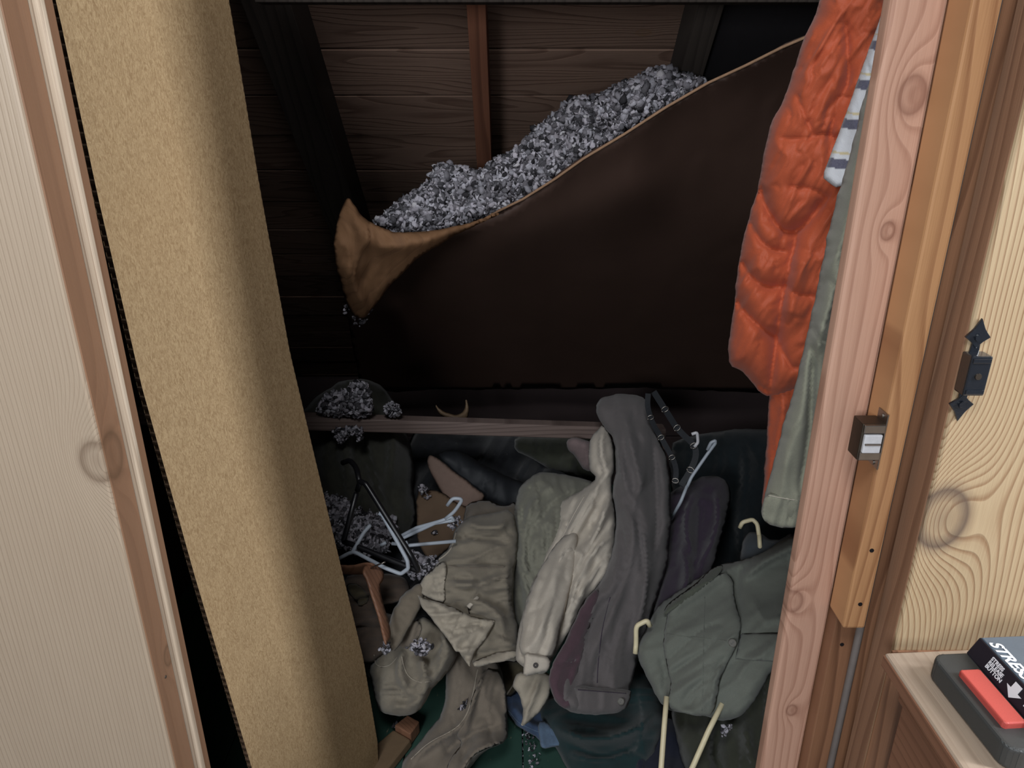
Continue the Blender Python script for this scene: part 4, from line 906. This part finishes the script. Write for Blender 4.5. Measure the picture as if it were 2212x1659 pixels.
tl = cloth('shirt_tail', [(1118,1450),(1150,1448),(1185,1452),(1192,1480),(1186,1510),(1160,1545),(1124,1575),(1130,1540),(1122,1500),(1105,1480)], [(1120,1455,1.25),(1185,1460,1.25),(1126,1570,1.18)], M['khaki_light'], T=.010, R=12, folds=[([(1168,1460),(1150,1510),(1128,1565)],5,.006)], wr=.002, wl=26, wdir=70, seed=64, step=5, parent=c.o, smooth=1)
tl.o['label'] = 'pointed shirt tail hanging below the cuff'

# charcoal coat over the rail, plum lining
c = cloth('charcoal_coat', [(1284,880),(1300,858),(1340,850),(1385,856),(1405,880),(1420,930),(1440,990),(1450,1060),(1448,1150),(1440,1230),(1415,1300),(1395,1370),(1372,1440),(1362,1490),(1352,1532),(1300,1543),(1240,1542),(1200,1520),(1188,1480),(1190,1440),(1230,1380),(1262,1310),(1300,1250),(1325,1190),(1332,1120),(1322,1060),(1332,1010),(1328,950),(1300,920)],
     [(1300,860,1.79),(1390,860,1.79),(1330,1000,1.62),(1440,1000,1.66),(1330,1180,1.44),(1440,1180,1.50),(1240,1400,1.24),(1380,1400,1.30),(1200,1500,1.15),(1350,1530,1.17)], M['charcoal'], T=.06, R=34,
     folds=[([(1345,880),(1370,980),(1390,1100),(1400,1250),(1380,1400)],16,.022),([(1320,930),(1350,1030),(1370,1130),(1360,1230),(1310,1350),(1270,1450)],13,.018),
            ([(1340,1060),(1372,1110),(1388,1170),(1392,1260)],7,-.020),([(1410,960),(1424,1060),(1424,1180),(1400,1300),(1372,1420)],8,-.016),([(1330,1110),(1350,1160),(1350,1240),(1300,1330)],8,-.014),([(1310,1290),(1270,1360),(1250,1440)],9,-.008),([(1350,1330),(1330,1400),(1310,1460)],9,.008)],
     wr=.005, wl=36, wdir=80, ws=5, seed=66, step=6)
tag(c.o, 'long charcoal coat draped over the rail in the centre of the pile', 'coat')
ln = cloth('lining', [(1262,1300),(1290,1268),(1300,1290),(1270,1360),(1262,1420),(1248,1470),(1246,1530),(1215,1530),(1194,1505),(1186,1470),(1190,1440),(1215,1400),(1240,1345)], [(1280,1290,1.30),(1200,1440,1.155),(1240,1525,1.11)], M['plum'], T=.016, R=16, folds=[([(1205,1440),(1225,1432),(1250,1425)],4,-.005)], wr=.0025, wl=30, wdir=70, seed=67, step=5, parent=c.o)
ln.o['label'] = 'dark plum lining side'
cuf = cloth('cuff', [(1242,1480),(1290,1486),(1362,1490),(1360,1510),(1350,1536),(1300,1546),(1246,1542),(1238,1510)], [(1245,1485,1.13),(1360,1492,1.165),(1290,1540,1.12)], M['charcoal'], T=.022, R=16, wr=.001, seed=68, step=5, parent=c.o, smooth=1)
button(cuf, 1341, 1515, .0075, M['button_grey'])
seam('cuff_stitch', cuf, [(1248,1490),(1300,1494),(1352,1498)], M['plum_dark'], .0009)
seam('sleeve_seam', c, [(1318,1290),(1300,1360),(1292,1430),(1290,1475)], M['plum_dark'], .0010)

# plum garment
c = cloth('plum_garment', [(1440,1070),(1470,1050),(1495,1040),(1520,1028),(1560,1030),(1578,1050),(1576,1100),(1560,1160),(1540,1230),(1510,1290),(1470,1340),(1420,1380),(1395,1370),(1420,1290),(1440,1210),(1448,1140)],
     [(1450,1070,1.72),(1570,1045,1.74),(1440,1330,1.38),(1540,1230,1.52)], M['plum_dark'], T=.06, R=44, folds=[([(1500,1060),(1480,1140),(1490,1220),(1470,1300)],12,.020),([(1545,1060),(1556,1120),(1530,1200)],9,.016),([(1515,1080),(1510,1160),(1500,1240)],9,-.016)], wr=.006, wl=34, wdir=80, seed=71)
tag(c.o, 'dark plum garment bunched between charcoal coat and grey-green jacket', 'clothes')
# slate trouser behind green jacket
c = cloth('slate_cloth', [(1600,1175),(1615,1150),(1640,1150),(1670,1170),(1720,1150),(1740,1200),(1700,1260),(1600,1260)], [(1620,1160,1.55),(1720,1170,1.5),(1650,1260,1.42)], M['slate'], T=.04, R=26, wr=.004, wl=40, seed=72)
tag(c.o, 'slate grey cloth hump above the grey-green jacket', 'cloth')
# grey-green jacket
c = cloth('grey_green_jacket', [(1372,1410),(1390,1370),(1420,1310),(1445,1290),(1500,1255),(1550,1218),(1590,1215),(1640,1200),(1700,1160),(1780,1130),(1800,1250),(1760,1400),(1680,1430),(1640,1500),(1610,1540),(1570,1560),(1530,1548),(1480,1540),(1435,1530),(1410,1490)],
     [(1375,1410,1.24),(1445,1295,1.36),(1560,1220,1.44),(1780,1140,1.44),(1435,1525,1.13),(1570,1555,1.08),(1640,1450,1.12),(1760,1390,1.14),(1550,1380,1.21)], M['green_grey'], T=.04, R=24,
     folds=[([(1440,1320),(1520,1270),(1590,1230)],12,.010),([(1600,1250),(1680,1190),(1760,1170)],10,.016),([(1600,1230),(1590,1260),(1600,1330)],8,-.008),([(1430,1520),(1440,1460),(1425,1410)],7,-.006),([(1480,1530),(1500,1490),(1530,1460)],8,-.006),([(1620,1370),(1660,1340),(1700,1335)],8,.006)],
     creases=[([(1640,1225),(1700,1220),(1760,1222)],3,.004)], wr=.0035, wl=60, wdir=40, ws=3, seed=73, step=6.5)
tag(c.o, 'grey-green cotton jacket with one big button, front right of pile', 'jacket')
fl2 = cloth('front_flap', [(1445,1300),(1500,1262),(1560,1232),(1584,1248),(1590,1300),(1602,1345),(1598,1385),(1575,1425),(1555,1470),(1545,1530),(1530,1548),(1480,1540),(1440,1528),(1450,1480),(1440,1440),(1430,1380)],
     None, M['green_grey'], T=.010, R=7, on=c, lift=.010,
     folds=[([(1575,1420),(1550,1440),(1535,1500)],8,-.006),([(1520,1530),(1540,1470),(1560,1440)],6,.006),([(1470,1525),(1490,1490),(1510,1480)],7,-.004)], wr=.0025, wl=50, wdir=30, seed=74, step=5, smooth=1)
button(fl2, 1582, 1389, .0085, M['button_grey'])
seam('stitch_line', fl2, [(1522,1290),(1520,1370),(1518,1460),(1516,1535)], M['green_grey'], .0010)
seam('stitch_line', fl2, [(1440,1370),(1480,1375),(1530,1380),(1570,1385)], M['green_grey'], .0008)
ub = cloth('under_collar', [(1500,1262),(1545,1222),(1565,1218),(1556,1240),(1520,1270),(1450,1322),(1432,1330),(1442,1304)], None, M['green_grey_dark'], T=.004, R=6, wr=.001, seed=75, step=5, on=c, lift=.026)
pk = cloth('pocket', [(1600,1368),(1700,1366),(1760,1362),(1750,1426),(1690,1430),(1588,1424)], None, M['green_grey'], T=.004, R=4, wr=.001, seed=76, step=6, on=c, lift=.002, smooth=0, quiet=.3)
insulation('loose_insulation', [(1556,1570),(1570,1562),(1582,1565),(1576,1580),(1562,1594),(1556,1586)], [(1568,1576,1.075)], 26, .0042, 'grey insulation tuft below the grey-green jacket hem', T=.005, R=6, seed=77, under=False, loose=3)
insulation('loose_insulation', [(1412,1640),(1420,1630),(1424,1632),(1418,1644)], [(1418,1637,1.16)], 8, .004, 'tiny pale fluff speck left of the cream hanger rods', T=.003, R=6, seed=78, under=False, loose=2)

# cream hanger under the jacket and its hook
hanger('plastic_hanger', [('arm', [(1440,1505,1.10),(1434,1580,1.05),(1428,1662,1.0),(1420,1760,.95)], .1), ('arm', [(1560,1520,1.075),(1530,1580,1.04),(1494,1662,1.0),(1440,1770,.94)], .1),
        ('hook', [(1372,1412,1.22),(1374,1390,1.23),(1374,1352,1.24),(1398,1340,1.24),(1404,1352,1.24)], .3)], .0052, M['cream_plastic'], 'cream tubular hanger sticking out below the grey-green jacket', P(1480, 1600, 1.04))
hanger('plastic_hanger', [('hook', [(1598,1140,1.53),(1604,1128,1.53),(1626,1122,1.53),(1636,1132,1.52),(1640,1160,1.50)], .3), ('neck', [(1640,1156,1.50),(1642,1190,1.48)], .2)], .0052, M['cream_plastic'], 'grey-cream hanger hook above the slate cloth at right', P(1630, 1150, 1.5))
hanger('plastic_hanger', [('neck', [(1484,1052,1.60),(1494,1030,1.61),(1530,978,1.63),(1545,958,1.63),(1545,952,1.63),(1536,956,1.63),(1528,972,1.63)], .2), ('frame', [(1484,1050,1.60),(1470,1085,1.58),(1450,1120,1.60)], .2)], .0042, M['white_plastic'],
       'white plastic hanger neck rising right of the studded straps', P(1510, 1000, 1.6))
hanger('plastic_hanger', [('hook', [(1494,938,1.66),(1506,934,1.66),(1508,956,1.66),(1500,965,1.66)], .3)], .004, M['magnet'], 'small grey hanger hook tip behind the white hanger neck', P(1500, 950, 1.66))
# studded straps
def belt(name, pts, w, m, label, studs=True):
    root = empty(name, P(*pts[0])); tag(root, label, 'strap')
    q = open_smooth([p[:2] for p in pts], 2); L = len(q); Ys = np.interp(np.linspace(0, 1, L), np.linspace(0, 1, len(pts)), [p[2] for p in pts])
    C = [P(a, b, y) for (a, b), y in zip(q, Ys)]; vs = []; fs = []
    for i, c in enumerate(C):
        t = (C[min(i+1, L-1)]-C[max(i-1, 0)]).normalized(); v = (Vector((0, 0, H))-c).normalized(); sd = t.cross(v).normalized()
        vs += [c-sd*w+v*.0015, c+sd*w+v*.0015, c+sd*w-v*.0015, c-sd*w-v*.0015]
    for i in range(L-1):
        for k in range(4): fs.append((i*4+k, i*4+(k+1) % 4, i*4+4+(k+1) % 4, i*4+4+k))
    fs += [(3, 2, 1, 0), tuple((L-1)*4+k for k in range(4))]
    link('strap_band', mesh_from('band', vs, fs), m, root)
    acc = 0
    for i in range(1, L-1):
        acc += (C[i]-C[i-1]).length
        if acc > .055 and studs:
            acc = 0; v = (Vector((0, 0, H))-C[i]).normalized(); t = (C[i+1]-C[i]).normalized(); sd = t.cross(v).normalized()
            ring = [C[i]+v*.003+(sd*math.cos(a)*w*1.25+t*math.sin(a)*w*.9) for a in np.linspace(0, 2*math.pi, 13)]
            tube('buckle_ring', ring, .0014, M['metal'], root, 6)
    return root
belt('studded_strap', [(1400,850,1.66),(1398,880,1.66),(1410,915,1.66),(1425,940,1.66),(1445,975,1.65),(1462,1010,1.64),(1458,1045,1.63)], .0065, M['leather'], 'black strap with metal rings along the right side of the charcoal coat')
belt('studded_strap', [(1412,846,1.68),(1440,890,1.68),(1465,930,1.68),(1500,960,1.67),(1505,985,1.66),(1490,1020,1.65),(1470,1050,1.64)], .0075, M['leather'], 'wider black ringed strap looping beside the white hanger neck')

# ================================================================== HANGING CLOTHES, RIGHT
pj = cloth('puffer_jacket', [(1790,-60),(1768,15),(1738,80),(1715,150),(1696,205),(1668,260),(1650,330),(1640,400),(1618,460),(1604,530),(1592,590),(1590,640),(1580,690),(1572,745),(1575,788),(1600,800),(1622,822),(1640,848),(1664,858),(1700,850),(1760,820),(1810,700),(1850,500),(1880,300),(1960,-60)],
     [(1780,-50,1.09),(1950,-50,1.07),(1650,400,1.12),(1850,400,1.08),(1580,780,1.15),(1760,800,1.11)], M['orange'], T=.075, R=62,
     folds=[([(1700,700),(1715,620),(1740,540)],22,.016)],
     creases=[([(1826,40),(1832,120),(1834,190),(1800,240),(1790,330)],12,.018),([(1722,205),(1732,240),(1750,275),(1756,296)],8,.012),([(1756,296),(1780,290),(1805,296),(1830,320)],8,.013),([(1690,300),(1720,302),(1756,296)],7,.009),
              ([(1642,395),(1650,440),(1672,480),(1700,506),(1740,490),(1775,440),(1790,425)],14,.032),([(1700,402),(1722,404),(1760,410),(1790,428)],7,.009),
              ([(1722,495),(1712,550),(1696,610),(1688,660),(1676,740),(1662,856)],16,.034),
              ([(1598,560),(1622,600),(1656,622),(1692,618)],13,.026),([(1588,640),(1602,668),(1640,705),(1684,735)],13,.028),
              ([(1692,612),(1722,640),(1760,640)],9,.016),([(1682,740),(1710,800),(1730,790)],9,.016),([(1612,470),(1640,520),(1668,540),(1700,545)],11,.020),([(1576,782),(1606,796),(1640,836),(1662,846)],4,.012)],
     wr=.0017, wl=24, wdir=60, ws=3.5, seed=81, step=5, fine=.0005)
tag(pj.o, 'bright orange quilted puffer jacket hanging at the right of the closet', 'jacket')
lp = cloth('long_panel', [(1662,820),(1720,800),(1780,800),(1740,950),(1690,1060),(1652,1112),(1644,1106),(1650,1020),(1658,930)], [(1664,850,1.14),(1760,820,1.11),(1648,1105,1.16)], M['orange'], T=.02, R=16, folds=[([(1700,850),(1680,950),(1660,1050)],10,.008)], wr=.003, wl=30, seed=82, step=6, parent=pj.o)
def stripe_tint(px, py):
    ax, ay = 1893-1805, 98-353; L = math.hypot(ax, ay); ux, uy = -ax/L, -ay/L
    t = (px-1805)*ux + (py-353)*uy; t = t - ((px-1805)*(-uy)+(py-353)*ux)*.22
    ph = (t/90.0) % 1.0; base = np.tile(np.array(srgb(206,208,214)), (len(px), 1))
    navy = (ph < .12) | (ph > .88); tan = (ph > .70) & (ph < .76)
    base[navy] = srgb(52,50,82); base[tan] = srgb(200,184,142); return base
sw = cloth('striped_sweater', [(1940,-60),(1915,0),(1900,40),(1880,100),(1850,180),(1820,265),(1796,330),(1776,382),(1790,394),(1810,408),(1850,380),(1900,240),(1930,120),(1960,-60)],
     [(1920,-20,.965),(1880,100,.965),(1780,390,.975),(1860,300,.95)], M['striped'], T=.012, R=14, wr=.001, wl=40, seed=83, step=3.5, tint=stripe_tint, smooth=1, quiet=.3)
tag(sw.o, 'white knit sweater with navy and tan stripes in front of puffer', 'sweater')
ss = cloth('sage_sweatshirt', [(1965,-60),(1930,20),(1900,100),(1870,200),(1838,320),(1812,415),(1790,500),(1766,620),(1740,740),(1712,850),(1684,950),(1662,1030),(1650,1075),(1645,1110),(1652,1128),(1690,1137),(1730,1138),(1780,1120),(1830,1000),(1880,700),(1940,400),(2000,100),(2010,-60)],
     [(1950,0,.89),(1800,480,.90),(1900,500,.89),(1650,1110,.95),(1780,1100,.93)], M['sage'], T=.05, R=44,
     folds=[([(1880,240),(1840,420),(1790,640),(1740,860),(1690,1050)],18,.010),([(1905,230),(1880,380),(1850,520)],8,-.016),([(1760,740),(1752,850),(1748,960),(1726,1060)],8,-.022),([(1800,745),(1770,730),(1758,700)],7,-.008),([(1800,780),(1785,900),(1770,1020)],14,.014)],
     creases=[([(1755,560),(1758,740),(1750,820)],4,.004)], wr=.003, wl=40, wdir=75, ws=5, seed=84, step=6)
tag(ss.o, 'sage green sweatshirt whose long sleeve hangs beside the pink post', 'sweatshirt')
cu = cloth('cuff', [(1654,1064),(1690,1072),(1722,1076),(1760,1078),(1750,1128),(1725,1139),(1690,1140),(1655,1132),(1645,1112)], None, M['sage'], T=.006, R=9, folds=[([(1712,1080),(1706,1130)],6,-.006)], wr=.0008, wl=16, seed=85, step=5, on=ss, lift=-.004)
seam('cuff_stitch', cu, [(1660,1070),(1690,1076),(1716,1080)], M['beige'], .0006)
def fold(c, poly, m, wr=.003, wl=26, wdir=60, seed=0, T=.008, R=9, lift=.005, name='overlap_fold'):
    return cloth(name, poly, None, M[m], T=T, R=R, wr=wr, wl=wl, wdir=wdir, seed=seed, step=5, smooth=1, on=c, lift=lift)
G = GARM
fold(G['khaki_trousers'], [(1045,1442),(1088,1450),(1097,1560),(1093,1602),(1050,1618),(1015,1640),(990,1690),(950,1705),(972,1640),(1000,1608),(985,1585),(1008,1560),(1022,1500)], 'khaki_brown', seed=101, wdir=75)
# closet pole that carries them, above the frame
pole = empty('closet_pole', (.62, 1.0, 1.80)); tag(pole, 'round wooden closet pole carrying the hanging clothes', 'pole')
tube('pole_bar', [(.40, .98, 1.80), (XR, 1.02, 1.80)], .016, M['rail'], pole, 16)
tube('pole_bracket', [(.395, .87, 1.80), (.395, 1.0, 1.80)], .012, M['metal_dark'], pole, 12)

# ================================================================== TABLE AND BUTTON TOY
TZ = H-.592
tb = empty('small_table', (.55, .55, 0)); tag(tb, 'low wooden side table at the lower right before the pine board', 'table')
hexa('tabletop', [(.423,.20,TZ-.018),(1.0,.20,TZ-.018),(1.0,.694,TZ-.018),(.42,.662,TZ-.018)], [(.423,.20,TZ),(1.0,.20,TZ),(1.0,.694,TZ),(.42,.662,TZ)], M['table'], tb, .004, 3)
hexa('shaded_edge', [(.4212,.205,TZ-.0176),(.4240,.205,TZ-.0176),(.4215,.661,TZ-.0176),(.4187,.661,TZ-.0176)], [(.4212,.205,TZ-.003),(.4240,.205,TZ-.003),(.4215,.661,TZ-.003),(.4187,.661,TZ-.003)], M['table_side'], tb, .0004)  # brown strip painting the slab's shaded side
box('side_panel', (.447, .22, .0), (.465, .65, TZ-.018), M['table_side'], tb, .002)
for i in range(4): box('reeded_strip', (.441-.0012*i, .22, TZ-.060+i*.0085), (.449, .652, TZ-.0530+i*.0085), M['table_side'], tb, .0022)
box('apron', (.434, .215, TZ-.028), (.449, .655, TZ-.018), M['table_side'], tb, .002)
for yy in (.24, .63):
    for xx in (.458, .96): box('leg', (xx-.008, yy-.02, -.45), (xx+.02, yy+.02, TZ-.02), M['table_side'], tb, .003)
bt1 = .026
a = Pz(2036, 1440, TZ+bt1); b = Pz(2172, 1606, TZ+bt1); cc = Pz(2086, 1404, TZ+bt1)
u = (b-a); Lu = u.length; u.normalize(); v = Vector((-u.y, u.x, 0))
if v.dot(cc-a) < 0: v = -v
def loc(s_, t_, z): return a + u*s_ + v*t_ + Vector((0, 0, z-(TZ+bt1)))
wv = .135; lu = Lu+.004
toy = empty('novelty_button_box', loc(lu/2, wv/2, TZ)); tag(toy, 'boxed red push button toy lying on the small wooden table', 'toy')
def rr(s0, s1, t0, t1, r, z, k=5):
    pts = []
    for (cs, ct, a0) in ((s1-r, t1-r, 0), (s0+r, t1-r, 90), (s0+r, t0+r, 180), (s1-r, t0+r, 270)):
        for i in range(k+1):
            an = math.radians(a0+90*i/k); pts.append(loc(cs+r*math.cos(an), ct+r*math.sin(an), z))
    return pts
def slab(name, s0, s1, t0, t1, r, z0_, z1_, m, bev):
    o = hexa(name, rr(s0, s1, t0, t1, r, z0_), rr(s0, s1, t0, t1, r, z1_), m, toy, bev, 3); return o
cw = (cc-a).dot(v)
print('toy', Lu, cw, a, b, cc, (cc-a).dot(u))
slab('base', -.020, lu+.006, -.002, wv, .014, TZ+.0005, TZ+bt1, M['toy_base'], .004)
slab('red_button', .012, .082, .009, .031, .003, TZ+bt1-.002, TZ+bt1+.007, M['toy_red'], .002)
t0h = .037; zt = TZ+bt1+.0205; sb = -.018
ho = [loc(sb, t0h, TZ+bt1+.0004), loc(sb, wv-.004, TZ+bt1+.0004), loc(lu, wv-.004, TZ+bt1+.0004), loc(lu, t0h, TZ+bt1+.0004)]
hi_ = [loc(sb, t0h+.010, zt), loc(sb, wv-.004, zt), loc(lu, wv-.004, zt), loc(lu, t0h+.010, zt)]
hexa('sleeve_box', ho, hi_, M['toy_black'], toy, .0012)
hexa('glossy_lid', [p+Vector((0,0,.0002)) for p in (loc(sb+.001, t0h+.011, zt), loc(sb+.001, wv-.005, zt), loc(lu-.001, wv-.005, zt), loc(lu-.001, t0h+.011, zt))],
     [p+Vector((0,0,.0012)) for p in (loc(sb+.002, t0h+.012, zt), loc(sb+.002, wv-.006, zt), loc(lu-.002, wv-.006, zt), loc(lu-.002, t0h+.012, zt))], M['toy_gloss'], toy, .0003)
hexa('picture_panel', [p+Vector((0,0,.0013)) for p in (loc(.022, t0h+.030, zt), loc(.022, wv-.02, zt), loc(lu-.02, wv-.02, zt), loc(lu-.02, t0h+.030, zt))],
     [p+Vector((0,0,.0017)) for p in (loc(.022, t0h+.030, zt), loc(.022, wv-.02, zt), loc(lu-.02, wv-.02, zt), loc(lu-.02, t0h+.030, zt))], M['toy_beige'], toy, .0001)
def text(body, origin, ex, ey, size, name, line=.85, ext=.0002, shear=0):
    cu_ = bpy.data.curves.new(name, 'FONT'); cu_.body = body; cu_.size = size; cu_.extrude = ext; cu_.space_line = line; cu_.offset = size*.03; cu_.align_x = 'LEFT'; cu_.shear = shear
    ex = ex.normalized(); ez = ex.cross(ey).normalized(); ey = ez.cross(ex)
    o = bpy.data.objects.new(name, cu_); COL.objects.link(o); cu_.materials.append(M['toy_text'])
    mt = Matrix((ex, ey, ez)).transposed().to_4x4(); mt.translation = origin
    bpy.context.view_layer.update()
    me = bpy.data.meshes.new_from_object(o.evaluated_get(bpy.context.evaluated_depsgraph_get())); bpy.data.objects.remove(o)
    me.transform(mt); me.materials.clear(); return link(name, me, M['toy_text'], toy)
# black front face of the sleeve
fo = loc(sb, t0h, TZ+bt1+.0004); fup = (loc(sb, t0h+.010, zt)-fo); fn = u.cross(fup).normalized()
if fn.dot(Vector((0,0,H))-fo) < 0: fn = -fn
fh_ = fup.length; fy = fup.normalized()
text('STRESS\nRELEASE\nBUTTON', fo + u*.026 + fy*(fh_*.70) + fn*.0006, u, fy, .0058, 'lettering', .85)
text('STRESS', loc(-.008, t0h+.013, zt+.0018), u, v, .017, 'lettering', shear=.2)
ar = [(.046,.52),(.050,.90),(.060,.78),(.0635,.86),(.0665,.62),(.0635,.40),(.060,.30),(.052,.34)]
arrow = [(.0605,.86),(.070,.86),(.070,.52),(.0755,.52),(.0655,.12),(.055,.52),(.0605,.52)]
hexa('arrow', [fo+u*x_+fy*(fh_*y_)+fn*.0003 for x_, y_ in arrow], [fo+u*x_+fy*(fh_*y_)+fn*.0008 for x_, y_ in arrow], M['toy_text'], toy, 0)
text('PRESS\nHERE', fo + u*.081 + fy*(fh_*.62) + fn*.0006, u, fy, .0070, 'lettering', .80)
print('verts', sum(len(o.data.vertices) for o in bpy.data.objects if o.type == 'MESH'))
